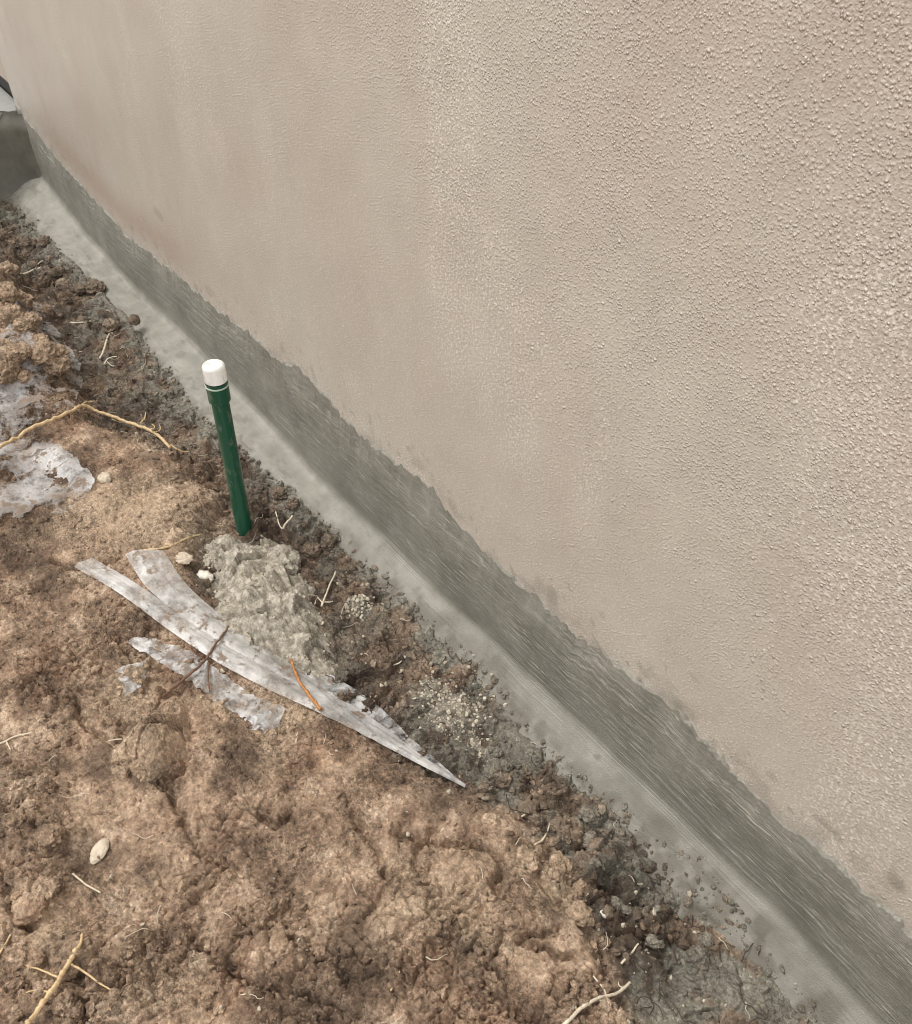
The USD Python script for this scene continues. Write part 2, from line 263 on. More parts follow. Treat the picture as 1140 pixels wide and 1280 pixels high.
# polythene film, clear in places, milky blotches doubling as painted sheen, soil in patches
def film(name, white, alpha_lo, alpha_hi, dirt_lo, dirt_hi, seed, sa=26.0, sd=55.0):
    mat(name, {'g': POS, 'm': ('mapping', {'location': (seed, 0, 0)}),
               'n': ('noise_texture', {'scale': sa, 'detail': 6.0, 'roughness': 0.7}),
               'al': ('map_range', {'from_min': 0.40, 'from_max': 0.60, 'to_min': alpha_lo, 'to_max': alpha_hi, 'clamp': True}),
               'n2': ('noise_texture', {'scale': sd, 'detail': 7.0, 'roughness': 0.72}),
               'd': ('map_range', {'from_min': dirt_lo, 'from_max': dirt_hi, 'to_min': 0.0, 'to_max': 0.92, 'clamp': True}),
               'c': ('mix_color', {'a': white, 'b': (0.21, 0.15, 0.105)}),
               'rr': ('map_range', {'to_min': 0.14, 'to_max': 0.85}),
               'n3': ('noise_texture', {'scale': 120.0, 'detail': 4.0, 'roughness': 0.6}),
               'bump': ('bump', {'strength': 0.8, 'distance': 0.0030}),
               'p': ('principled_bsdf', {'specular_ior_level': 0.5}),
               'tl': ('translucent_bsdf', {'color': white}), 'mtl': ('mix_closure', {'fac': 0.25}),
               'tr': ('transparent_bsdf', {'color': (0.9, 0.9, 0.9)}),
               'mx': ('math', {'math_type': 'maximum'}),
               'out': ('mix_closure', {})},
        [('g.position', 'm.vector'), ('m.vector', 'n.vector'), ('m.vector', 'n2.vector'), ('n.fac', 'al.value'), ('n2.fac', 'd.value'), ('d.result', 'c.fac'), ('c.result', 'p.base_color'),
         ('d.result', 'rr.value'), ('rr.result', 'p.roughness'), ('g.position', 'n3.vector'), ('n3.fac', 'bump.height'), ('bump.normal', 'p.normal'),
         ('p.BSDF', 'mtl.closure1'), ('tl.BSDF', 'mtl.closure2'),
         ('al.result', 'mx.value1'), ('d.result', 'mx.value2'), ('mx.value', 'out.fac'), ('tr.BSDF', 'out.closure1'), ('mtl.closure', 'out.closure2')], surface='out.closure')
film('film_strip', (0.70, 0.695, 0.68), 0.30, 0.90, 0.55, 0.60, 0, 14.0, 34.0)
film('film_thin', (0.66, 0.66, 0.655), 0.10, 0.85, 0.52, 0.60, 4, 34.0, 40.0)
film('film_sheet', (0.66, 0.655, 0.65), -0.22, 0.85, 0.53, 0.60, 9, 11.0, 22.0)

# ------------------------------------------------------------------ the wall and the cement along its foot
WX0, WX1 = -1.2, 3.15
def wall_curve(pix, axis, val, which):
    P = np.array([on_plane(a, b, axis, val) for a, b in pix]); o = np.argsort(P[:, 0])
    return P[o, 0], P[o, which]
def trend(x): return 0.036 * smoothstep(1.0, 0.15, np.asarray(x, float))
def on_soil_plane(a, b, z):
    P = on_plane(a, b, 2, z)
    for _ in range(8): P = on_plane(a, b, 2, z + float(trend(P[0])))
    return P
def soil_curve(pix, z):
    P = np.array([on_soil_plane(a, b, z) for a, b in pix]); o = np.argsort(P[:, 0]); return P[o, 0], P[o, 1]
ex, ez = wall_curve([(22, 133), (60, 185), (110, 240), (160, 295), (205, 330), (260, 375), (305, 410), (345, 450), (372, 462), (412, 500), (450, 545), (495, 575), (540, 612), (570, 650), (610, 690), (650, 730),
                     (700, 775), (750, 815), (798, 852), (850, 895), (905, 955), (960, 1012), (1020, 1055), (1080, 1110), (1140, 1165)], 1, 0.0, 2)
cx, cz = wall_curve([(52, 215), (120, 300), (180, 365), (250, 430), (330, 515), (400, 590), (480, 665), (560, 745), (640, 818), (700, 875), (770, 940), (850, 1015), (930, 1095), (1000, 1160), (1090, 1262)], 1, 0.0, 2)
sx, sy = soil_curve([(55, 295), (110, 345), (160, 402), (215, 470), (255, 520), (330, 585), (400, 645), (470, 710), (540, 780), (600, 830), (650, 895), (720, 965), (800, 1030), (870, 1085), (930, 1160), (990, 1235), (1040, 1285)], 0.006)
def edge_top(x):
    z = np.interp(x, ex, ez)
    a = n2(x, x * 0, 55, 3, 4) - 0.5
    return z + 0.020 * a + 0.014 * (n2(x, x * 0, 14, 4, 2) - 0.5) + 0.016 * (n2(x, x * 0, 130, 5, 3) - 0.5)
def crease(x): return np.interp(x, cx, cz)
def soil_edge(x): return np.interp(x, sx, sy)

def stucco_mesh():
    xs = [WX0]
    while xs[-1] < WX1: xs.append(xs[-1] + (0.004 if 0 < xs[-1] < 2 else 0.007))
    xs = np.array(xs); xs[-1] = WX1
    zs = np.concatenate([np.arange(0.09, 0.40, 0.004), np.arange(0.40, 1.25, 0.008), np.arange(1.25, 2.61, 0.08)])
    X, Z = np.meshgrid(xs, zs, indexing='ij')
    Y = 0.004 * (n2(X, Z, 3.5, 11, 3) - 0.5) + 0.0016 * (n2(X, Z, 22, 12, 2) - 0.5)
    et = edge_top(X); up = Z - et
    white = np.exp(-np.maximum(up, 0) / 0.02) * smoothstep(0.42, 0.6, n2(X, Z, 9, 13, 3)) * 1.1
    white += 0.8 * smoothstep(0.52, 0.70, n2(X * 1.0, Z * 0.45, 7, 14, 4))
    white = white + 0.30
    pinkband = np.exp(-((up - 0.06) / 0.05) ** 2) * smoothstep(1.75, 2.0, X) * (1 - smoothstep(2.7, 3.05, X)) * 0.9
    pink = np.clip(pinkband + 0.16 * smoothstep(0.5, 0.7, n2(X, Z, 2.6, 15, 3)), 0, 1)
    # thin slurry smudges just above the cement edge
    gz = np.exp(-np.maximum(up, 0) / 0.028) * smoothstep(0.60, 0.74, n2(X * 0.6, Z, 30, 16, 4)) * smoothstep(1.3, 0.6, X) * 0.9
    gz = np.maximum(gz, 0.35 * smoothstep(0.026, 0.0, up - 0.030 * smoothstep(0.5, 0.75, n2(X, Z * 0.15, 26, 17, 3))) * smoothstep(0.46, 0.62, n2(X, Z, 40, 18, 3)))
    for (qx_, qy_, rx_, rz_, am_) in ((799, 858, 0.006, 0.022, 0.9), (858, 898, 0.004, 0.008, 0.8), (905, 948, 0.004, 0.008, 0.7), (1030, 1030, 0.02, 0.006, 0.5), (1045, 1045, 0.01, 0.008, 0.5), (690, 745, 0.015, 0.02, 0.5), (1120, 1105, 0.012, 0.010, 0.6)):
        c_ = on_plane(qx_, qy_, 1, 0); gz = np.maximum(gz, am_ * smoothstep(1.2, 0.5, np.hypot((X - c_[0]) / rx_, (Z - c_[2]) / rz_) + 1.0 * (n2(X, Z, 90, 19, 3) - .5)))
    gz = np.maximum(gz, 0.5 * smoothstep(0.16, 0.0, up) * smoothstep(0.715, 0.76, n2(X, Z, 70, 20, 3)))
    gz += smoothstep(0.017, 0.010, np.hypot((X - on_plane(198, 268, 1, 0)[0]) * 0.45, Z - on_plane(198, 268, 1, 0)[2])) * 0.32
    wear = np.clip(np.stack([pink, white, gz], -1), 0, 1).reshape(-1, 3)
    V = np.stack([X, Y, Z], -1).reshape(-1, 3)
    F = tri(grid_faces(*X.shape))[:, ::-1]      # facing +y
    return V, F, wear
wall = thing('house_wall', 'tall beige stucco house wall with grey cement trowelled along its foot', 'wall', (1.0, 0, 0))
V, F, wear = stucco_mesh()
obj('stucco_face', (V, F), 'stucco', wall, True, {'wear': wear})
core = trimesh.creation.box((WX1 - WX0 - 0.02, 0.18, 2.9)); core.apply_translation(((WX0 + WX1) / 2, -0.10, 1.15))
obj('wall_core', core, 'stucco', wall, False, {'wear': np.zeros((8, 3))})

def cement_surface():
    xs = [WX0]
    while xs[-1] < WX1 - 0.004: xs.append(xs[-1] + (0.003 if 0 < xs[-1] < 1.6 else 0.005))
    xs = np.array(xs)
    prof = np.linspace(0, 1, 200)
    X, T = np.meshgrid(xs, prof, indexing='ij')
    zt, zc, ye = edge_top(X), crease(X), soil_edge(X)
    r = 0.026                                     # rounded inside corner of the cove
    # path: a = back into the stucco, down the face, concave curve, outward gently sloping toe below the soil
    A = smoothstep
    t1, t2, t3 = 0.05, 0.52, 0.72
    Y = np.zeros_like(X); Z = np.zeros_like(X)
    thick = 0.0006 + 0.0040 * smoothstep(0.35, 0.7, n2(X, X * 0, 30, 21, 3))
    k = T <= t1; s = T / t1
    Y = np.where(k, -0.004 + s * (thick + 0.004), Y); Z = np.where(k, zt + 0.0005 - 0.002 * s ** 2, Z)
    k = (T > t1) & (T <= t2); s = (T - t1) / (t2 - t1)
    zb = zc + r * 0.75
    Y = np.where(k, thick + (0.0105 - thick) * smoothstep(0.0, 0.35, s), Y); Z = np.where(k, zt - 0.002 + (zb - zt + 0.002) * s, Z)
    k = (T > t2) & (T <= t3); s = (T - t2) / (t3 - t2); ang = s * math.radians(57)
    Rr = r
    Yc, Zc = 0.0105 + Rr * (1 - np.cos(ang)), zb - Rr * np.sin(ang)
    Y = np.where(k, Yc, Y); Z = np.where(k, Zc, Z)
    yl = 0.0105 + Rr * (1 - math.cos(math.radians(57))); zl = zb - Rr * math.sin(math.radians(57))
    k = T > t3; s = (T - t3) / (1 - t3)
    yend = ye + 0.06
    # straight toe from (yl, zl) through about (ye, 0.006), easing down under the soil
    slope = np.clip((zl - 0.004 - trend(X)) / np.maximum(ye - yl, 0.008), 0.05, 2.5)
    ys = yl + (yend - yl) * s ** 1.3
    zz = zl - slope * (np.minimum(ys, ye) - yl) - 0.9 * np.maximum(ys - ye - 0.006, 0)
    Y = np.where(k, ys, Y); Z = np.where(k, zz, Z)
    ws_ = A(t1 + .05, t1 + .15, T); Y = Y * (1 - ws_) + gaussian_filter(Y, (0, 9), mode='nearest') * ws_; Z = Z * (1 - ws_) + gaussian_filter(Z, (0, 9), mode='nearest') * ws_
    # trowel ridges along x and unevenness
    rid = (n2(X * 0.06 + 0.02 * n2(X, T, 9, 28, 2), T + 0.02 * n2(X, T, 7, 29, 2), 85, 22, 3) - 0.5) * 0.0032 * A(t1, t1 + .05, T) * (1 - 0.6 * A(t2 - .05, t2 + .1, T)) * (0.3 + 0.9 * A(.4, .6, n2(X, T, 8, 30, 3))) + (n2(X, T * 0.3, 9, 23, 3) - 0.5) * 0.006 * A(t1, t2, T)
    lump = ((n2(X, Y + Z, 60, 24, 4) - 0.5) * 0.006 + (n2(X, Y * 0.3, 11, 26, 3) - .5) * 0.003 + 0.0035 * smoothstep(0.55, 0.63, n2(X * 0.6, Y, 45, 27, 4)) * A(0.80, 0.9, T)) * A(t3, t3 + .2, T)
    Y = Y + rid; Z = Z + lump + 0.4 * rid
    brush = A(t1, t1 + 0.03, T) * (1 - A(t2 - 0.10, t2 + 0.07, T))
    smooth = A(t2 - .02, t2 + 0.14, T) * 0.8 * (0.6 + 0.4 * n2(X, T, 8, 25, 3))
    stain = 0.85 * smoothstep(-0.028, 0.004, Y - ye + 0.050 * (n2(X, Y, 26, 86, 5) - 0.5)) * A(t3 - .1, t3, T) * (0.35 + 0.65 * smoothstep(0.42, 0.56, n2(X, Y, 45, 87, 4)))
    stain = np.maximum(stain, 0.5 * smoothstep(0.60, 0.68, n2(X * 0.5, Y, 40, 88, 4)) * A(t3 - .1, t3, T))
    wear = np.stack([0.06 + 0.94 * brush, np.clip(smooth, 0, 1), np.clip(stain, 0, 1)], -1).reshape(-1, 3)
    V = np.stack([X, Y, Z], -1).reshape(-1, 3)
    return X, Y, Z, V, tri(grid_faces(*X.shape)), wear
CX, CY, CZ, V, F, wear = cement_surface()
obj('cement_skirt', (V, F), 'cement', wall, True, {'wear': wear})

# ------------------------------------------------------------------ the ground
def px_poly(pts, z):
    return np.array([on_soil_plane(a, b, z)[:2] for a, b in pts])
def inside(poly, X, Y):
    c = np.zeros(X.shape, bool); j = len(poly) - 1
    for i in range(len(poly)):
        (x0, y0), (x1, y1) = poly[i], poly[j]
        c ^= ((y0 > Y) != (y1 > Y)) & (X < (x1 - x0) * (Y - y0) / (y1 - y0 + 1e-12) + x0)
        j = i
    return c
def dist_poly(line, X, Y):
    d = np.full(X.shape, 9.0)
    for (x0, y0), (x1, y1) in zip(line[:-1], line[1:]):
        dx, dy = x1 - x0, y1 - y0
        t = np.clip(((X - x0) * dx + (Y - y0) * dy) / (dx * dx + dy * dy + 1e-12), 0, 1)
        d = np.minimum(d, np.hypot(X - x0 - t * dx, Y - y0 - t * dy))
    return d

gx = [0.0]
while gx[-1] < 3.3: gx.append(gx[-1] + 0.0017 + 0.0012 * max(0, gx[-1] - 0.6))
gx = np.array(gx); gy = np.arange(-0.01, 0.93, 0.0018)
GX, GY = np.meshgrid(gx, gy, indexing='ij')
BANK_EDGE = [(-300, 200), (-40, 300), (18, 372), (60, 425), (96, 480), (112, 522), (165, 545), (215, 566), (268, 612), (240, 668), (232, 705), (300, 800), (390, 872), (470, 925), (560, 985), (640, 1005), (690, 1062), (725, 1130), (752, 1185), (800, 1275), (860, 1400), (1000, 1700)]
be = px_poly(BANK_EDGE, 0.03)
bank_poly = np.vstack([be, [[-0.6, 0.2], [-3, 3], [5, 3]]])
wx = GX + 0.035 * (n2(GX, GY, 14, 31, 4) - 0.5); wy = GY + 0.035 * (n2(GX, GY, 14, 32, 4) - 0.5)
sd = dist_poly(be, wx, wy) * np.where(inside(bank_poly, wx, wy), 1, -1)
bank = smoothstep(-0.030, 0.030, sd)                       # 0 in the trench, 1 on the trodden soil
bsoft = smoothstep(-0.06, 0.08, sd)
# large relief
H = -0.004 + 0.034 * bank + 0.010 * bsoft
H += trend(GX)
H += 0.024 * (n2(GX, GY, 4.2, 33, 3) - 0.5) + 0.011 * (n2(GX, GY, 12, 34, 3) - 0.5)
# steeper broken lip near the right, lower wheelpath in the trench
# lumps: cellular clods of several sizes, warped
def clods(size, seed, warp=0.55):
    r = np.random.default_rng(seed)
    n = int(3.9 * 1.1 / size ** 2)
    pts = np.column_stack([r.uniform(-0.3, 3.6, n), r.uniform(-0.05, 1.05, n)])
    hts = r.uniform(0, 1, n)
    qx = GX + warp * size * 2 * (n2(GX, GY, 0.9 / size, seed, 4) - 0.5); qy = GY + warp * size * 2 * (n2(GX, GY, 0.9 / size, seed + 1, 4) - 0.5)
    d, i = cKDTree(pts).query(np.column_stack([qx.ravel(), qy.ravel()]), k=2)
    f1, f2 = d[:, 0].reshape(GX.shape) / size, d[:, 1].reshape(GX.shape) / size
    return np.sqrt(np.clip(1 - f1 ** 2 * 1.1, 0, 1)), hts[i[:, 0]].reshape(GX.shape), f2 - f1
rough_zone = np.clip(0.30 + 1.15 * (1 - bank) + 1.1 * smoothstep(0.50, 0.68, n2(GX, GY, 5.5, 36, 3)), 0, 1.3)
mud = (1 - bank) * smoothstep(0.47, 0.56, n2(GX, GY, 10, 37, 4)) * (0.5 + 0.5 * smoothstep(0.9, 0.4, GX))
leftheap = px_poly([(-60, 960), (60, 975), (100, 1040), (95, 1110), (40, 1160), (150, 1180), (180, 1290), (-60, 1400)], 0.04)
dl = dist_poly(np.vstack([leftheap, leftheap[:1]]), GX, GY) * np.where(inside(leftheap, GX, GY), 1, -1)
lh = smoothstep(-0.03, 0.03, dl)
tlheap = px_poly([(-60, 310), (10, 330), (50, 410), (80, 440), (85, 470), (30, 490), (-60, 520)], 0.05)
dt = dist_poly(np.vstack([tlheap, tlheap[:1]]), GX, GY) * np.where(inside(tlheap, GX, GY), 1, -1)
th = smoothstep(-0.02, 0.05, dt)
rough_zone = np.clip(rough_zone + 0.7 * lh + 0.9 * th, 0, 1.5)
H += 0.055 * th + 0.02 * lh
rough_zone = rough_zone * (1 - 0.75 * mud)
for size, amp, sd_ in ((0.05, 0.010, 41), (0.024, 0.0075, 43), (0.0115, 0.0050, 45), (0.0062, 0.0034, 47)):
    dome_, hh, gap = clods(size, sd_)
    H += amp * (1 + 0.7 * (1 - bank) * (size > 0.02)) * rough_zone * (dome_ * (0.15 + 1.05 * smoothstep(0.30, 0.95, hh)) - 0.35)
    if size > 0.02: H -= 0.006 * np.exp(-(gap / 0.06) ** 2) * bank * smoothstep(0.52, 0.62, n2(GX, GY, 5, 38, 3))
H += 0.0055 * (n2(GX, GY, 45, 51, 4) - 0.5) + 0.0045 * (n2(GX, GY, 260, 46, 2) - 0.5) + 0.0095 * (n2(GX, GY, 120, 52, 4) - 0.5) * (0.25 + 0.9 * smoothstep(0.4, 0.6, n2(GX, GY, 9, 48, 3))) * (1 - 0.6 * mud)
H += 0.0055 * (0.22 - np.abs(n2(GX, GY, 42, 49, 5) - 0.5) * 2) * (0.3 + 0.7 * smoothstep(.4, .6, n2(GX, GY, 6, 50, 2)))
# flaky crust on the trodden soil: shallow terraces
ter = n2(GX, GY, 18, 53, 4); lev = np.floor(ter * 14) / 14
H += 0.012 * bank * smoothstep(0.2, 0.9, n2(GX, GY, 3, 54, 2)) * (lev - ter * 0.6 - 0.2) * 0.6
# pits
pits = smoothstep(0.66, 0.78, n2(GX, GY, 20, 55, 3)); H -= 0.005 * pits * bank
# cracks, each a jittered line
CRACKS = [[(150, 905), (168, 950), (195, 978), (212, 990), (240, 1050), (258, 1070), (285, 1084)], [(232, 905), (232, 930), (226, 965), (205, 975)], [(96, 880), (106, 905), (135, 925), (165, 940)],
          [(500, 1050), (560, 1060), (610, 1065), (628, 1090), (618, 1112), (640, 1128)], [(690, 1060), (672, 1090), (700, 1130), (742, 1170), (762, 1225), (790, 1270)],
          [(330, 1020), (345, 1035), (362, 1020)], [(440, 1020), (470, 1065), (480, 1100)], [(545, 1040), (520, 1075), (530, 1110)], [(70, 705), (105, 712), (150, 700)], [(700, 1165), (650, 1180), (720, 1200)],
          [(0, 1075), (18, 1100), (25, 1150), (45, 1175)], [(720, 1090), (760, 1100), (800, 1150), (845, 1200)], [(780, 1045), (830, 1090), (870, 1130)], [(560, 880), (600, 920), (605, 950)], [(250, 1190), (330, 1240), (420, 1260)], [(105, 1225), (112, 1265), (106, 1290)]]
for ci, c in enumerate(CRACKS):
    P = catmull(px_poly(c, 0.03), 14); P = P + rng.normal(0, 0.0022, P.shape)
    d = dist_poly(P, GX, GY); w = 0.0026 + 0.0035 * n2(GX, GY, 40, 60 + ci, 2)
    H -= 0.017 * np.exp(-(d / w) ** 2) * (0.4 + n2(GX, GY, 30, 80 + ci, 2)) + 0.003 * np.exp(-(d / 0.014) ** 2)
# toe of the cement: soil lies lower than the cement between wall and the ragged edge
ye = soil_edge(GX) - 0.002 + 0.022 * (n2(GX, GY * 0.5, 35, 57, 4) - 0.5) + 0.024 * (n2(GX, GX * 0, 11, 56, 3) - 0.5)
cement_here = np.interp(GX.ravel(), gx, np.zeros_like(gx)).reshape(GX.shape)
edge_t = smoothstep(-0.006, 0.020, GY - ye)
H = H * smoothstep(0.0, 0.09, GY - ye) + (-0.001 + trend(GX) + 0.55 * (H - gaussian_filter(H, 8))) * (1 - smoothstep(0.0, 0.09, GY - ye))
H = np.where(GY < ye, H - smoothstep(0, 0.012, ye - GY) * 0.012 - 1.2 * np.maximum(ye - GY - 0.008, 0), H)
# colour: slurry along the cement, dark damp soil in the trench, dry crust on the bank
toe = GY - soil_edge(GX)
slurry_n = n2(GX, GY, 16, 58, 5)
slurry = smoothstep(0.095, 0.01, toe + 0.28 * (slurry_n - 0.5)) * 0.95
near = smoothstep(1.0, 0.3, GX)
slurry = np.maximum(slurry, (1 - bank) * (0.2 + 0.7 * near) * smoothstep(0.44, 0.56, slurry_n))
slurry = np.maximum(slurry, 0.9 * mud)
slurry = slurry * (1 - 0.8 * smoothstep(0.53, 0.60, n2(GX, GY, 24, 63, 4)) * smoothstep(0.0, 0.03, toe))
humus = (1 - bank) * (0.42 + 0.55 * smoothstep(0.42, 0.62, n2(GX, GY, 13, 59, 4)))
humus = np.maximum(humus, bank * 0.48 * smoothstep(0.52, 0.64, n2(GX, GY, 9, 61, 6)))
humus = np.maximum(humus, 0.75 * smoothstep(1.9, 2.5, GX) * (1 - th) * smoothstep(0.3, 0.5, n2(GX, GY, 20, 66, 3)))
dry = bank * smoothstep(0.50, 0.72, n2(GX, GY, 6, 62, 5)) * 0.75 + 0.3 * th
lip = px_poly([(640, 1070), (720, 1075), (735, 1160), (700, 1200), (600, 1180), (480, 1140), (560, 1090)], 0.04)
dlp = dist_poly(np.vstack([lip, lip[:1]]), GX, GY) * np.where(inside(lip, GX, GY), 1, -1)
dry = np.maximum(dry, smoothstep(-0.05, 0.03, dlp) * smoothstep(0.35, 0.6, n2(GX, GY, 16, 64, 4)) * 0.9)
mid = px_poly([(100, 610), (200, 600), (270, 625), (230, 680), (120, 690), (60, 660)], 0.04)
dm = dist_poly(np.vstack([mid, mid[:1]]), GX, GY) * np.where(inside(mid, GX, GY), 1, -1)
dry = np.maximum(dry, smoothstep(-0.05, 0.04, dm) * (0.3 + 0.6 * n2(GX, GY, 16, 65, 4)))
G_WEAR = np.clip(np.stack([slurry, humus * (1 - dry * 0.7), dry * (1 - slurry)], -1), 0, 1)
from scipy.interpolate import RegularGridInterpolator
_H = RegularGridInterpolator((gx, gy), H, bounds_error=False, fill_value=0.03)
Hs_ = gaussian_filter(H, 6); _Hs = RegularGridInterpolator((gx, gy), Hs_, bounds_error=False, fill_value=0.03)
Hm_ = np.maximum(gaussian_filter(H, 14), gaussian_filter(H, 3)); _Hm = RegularGridInterpolator((gx, gy), Hm_, bounds_error=False, fill_value=0.03)
_W = RegularGridInterpolator((gx, gy), G_WEAR, bounds_error=False, fill_value=0.0)
_N = RegularGridInterpolator((gx, gy), np.stack([-np.gradient(Hs_, gx, axis=0), -np.gradient(Hs_, gy, axis=1), np.ones_like(H)], -1), bounds_error=False, fill_value=0)
def hgt(x, y, f=None): return (f or _H)(np.column_stack([np.ravel(x), np.ravel(y)]))
def at(px, py, lift=0.0, f=None):
    z = 0.02
    for _ in range(12):
        P = on_plane(px, py, 2, z + lift); z = 0.5 * z + 0.5 * float(hgt(P[0], P[1], f or _Hs)[0])
    return on_plane(px, py, 2, z + lift)
def mpp(P): return float((P - CAM) @ FW) / FPX          # metres in one photograph pixel at P

# one sheet: the detailed soil, joined by rings of coarser ground out to the horizon
nx, ny = GX.shape
GV = np.stack([GX, GY, H], -1).reshape(-1, 3); GF = tri(grid_faces(nx, ny))
idx = np.arange(nx * ny).reshape(nx, ny)
loop = np.concatenate([idx[:-1, 0], idx[-1, :-1], idx[:0:-1, -1], idx[0, :0:-1]])
c0 = np.array([1.5, 0.4]); rings = [loop]; vs = [GV]; fs = [GF]; ws = [G_WEAR.reshape(-1, 3)]; base = len(GV)
prev = loop; P0 = GV[loop]
for s, fl in ((1.06, 0.5), (1.4, 0.9), (2.5, 1.0), (8, 1.0), (60, 1.0)):
    P = P0.copy(); P[:, :2] = c0 + (P0[:, :2] - c0) * s
    onwall = (P0[:, 1] < 0.0)
    P[:, 2] = P0[:, 2] * (1 - fl) + fl * np.where(P[:, 1] < 0, -0.05, 0.03) + 0.01 * (n2(P[:, 0], P[:, 1], 6, 70, 3) - 0.5)
    cur = base + np.arange(len(P)); base += len(P); vs.append(P); ws.append(np.tile([[0.0, 0.2, 0.15]], (len(P), 1)))
    a, b = prev, cur; a1, b1 = np.roll(a, -1), np.roll(b, -1)
    fs.append(np.vstack([np.column_stack([a, b, b1]), np.column_stack([a, b1, a1])])); prev = cur
g = obj('ground', (np.vstack(vs), np.vstack(fs)), 'soil', None, True, {'wear': np.vstack(ws)})
tag(g, 'brown trodden soil with a damp grey trench along the wall', None, None, 'structure')

# ------------------------------------------------------------------ return of the cement base and pale slab beyond it, at the far end
blk = thing('concrete_step', 'dark grey cement-faced step end at the far end of the wall', 'step', (3.2, 0.2, 0))
u = np.linspace(0, 1, 60); v = np.linspace(0, 1, 40)
U, Vv = np.meshgrid(u, v, indexing='ij')
zt = 0.235
Yb = -0.02 + 0.9 * U
Zb = -0.06 + (zt + 0.06) * Vv
Xb = 3.10 + 0.05 * Vv - 0.05 * np.exp(-np.maximum(Zb, 0) / 0.03) - 0.10 * np.exp(-np.maximum(Yb - 0.006, 0) / 0.035) + 0.03 * smoothstep(0.85, 1.0, Vv) + 0.012 * (n2(Yb, Zb, 14, 91, 4) - 0.5)
obj('front_face', (np.stack([Xb, Yb, Zb], -1).reshape(-1, 3), tri(grid_faces(60, 40))[:, ::-1]), 'cement_wet_shaded', blk, True)
sl = trimesh.creation.box((1.6, 0.92, 0.20)); sl.apply_translation((3.145 + 0.8, 0.44, 0.13))
obj('slab_body', sl, 'slab_pale', blk)
end = trimesh.creation.box((1.5, 0.2, 2.3)); end.apply_translation((WX1 + 0.752, -0.101, 0.305 + 1.15))
fl = trimesh.creation.box((1.5, 0.10, 0.10)); fl.apply_translation((WX1 + 0.752, -0.075, 0.26)); obj('gap_shade_board', fl, 'gap_shade_dark', wall)  # added board whose dark colour stands for the shadow under the stucco
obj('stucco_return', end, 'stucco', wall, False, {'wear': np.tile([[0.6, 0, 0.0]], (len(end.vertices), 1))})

# ------------------------------------------------------------------ pipe
pb = at(306, 663, 0); pz = pb[2]
PR = 0.0150
ptop_z = None
for h in np.linspace(0.25, 0.5, 251):
    d = pb + [0, 0, h] - CAM
    if PH / 2 - FPX * (d @ CU) / (d @ FW) < 472: ptop_z = h; break
ptop_z = ptop_z or 0.36
pipe = thing('capped_pipe', 'upright dark green plastic pipe with a white cap, rising from the mortar heap', 'pipe', pb)
def lathe(prof, n=40): return trimesh.creation.revolve(np.array(prof), sections=n)
Lp = ptop_z
d_top = pb + [0, 0, Lp]
lean = np.eye(4)
# slight lean so that the top stands where the photograph shows it
dt_ = on_plane(269, 470, 2, pb[2] + Lp) - d_top
sh = np.eye(4); axis = np.array([dt_[0], dt_[1], Lp]); axis /= np.linalg.norm(axis)
R4 = trimesh.geometry.align_vectors([0, 0, 1], axis)
def put(mesh): mesh.apply_transform(R4); mesh.apply_translation(pb); return mesh
obj('tube', put(lathe([(0.001, -0.10), (PR, -0.10), (PR, Lp - 0.005), (0.001, Lp - 0.005)])), 'pipe_green', pipe, 40)
ch = 0.050
cz0 = Lp - 0.048
obj('coupling', put(lathe([(PR + .0002, cz0), (PR + 0.0028, cz0 + 0.0006), (PR + 0.0036, cz0 + 0.002), (PR + 0.0036, cz0 + 0.036), (PR + 0.0026, cz0 + 0.038), (PR + .0002, cz0 + 0.0385)])), 'pipe_green', pipe, 40)
ring = lathe([(PR + 0.0036, cz0 + 0.030), (PR + 0.0045, cz0 + 0.0305), (PR + 0.0046, cz0 + 0.0325), (PR + 0.0036, cz0 + 0.033)])
obj('primer_ring', put(ring), 'primer_white', pipe, 40)
cr_ = PR + 0.0038; c1 = Lp + 0.024
prof = [(PR + .0003, Lp - 0.008), (cr_ - 0.0006, Lp - 0.008), (cr_, Lp - 0.0072)] + [(cr_ - 0.007 + 0.007 * math.cos(a), c1 - 0.007 + 0.007 * math.sin(a)) for a in np.linspace(0, math.pi / 2 * 0.92, 10)] + [(0.0005, c1 + 0.0004)]
obj('cap', put(lathe(prof, 48)), 'cap_white', pipe, 50)
drip = trimesh.creation.capsule(0.03, 0.0016, count=(8, 8)); drip.apply_scale((1, 0.6, 1))
toc = CAM - pb; side = np.array([-RIGHT[0], -RIGHT[1]]); ca = math.atan2(side[1] * 0.9 + toc[1] * 0.25, side[0] * 0.9 + toc[0] * 0.25)
drip.apply_translation((math.cos(ca) * (PR + 0.0032), math.sin(ca) * (PR + 0.0032), cz0 + 0.002)); obj('primer_drip', put(drip), 'primer_white', pipe, True)

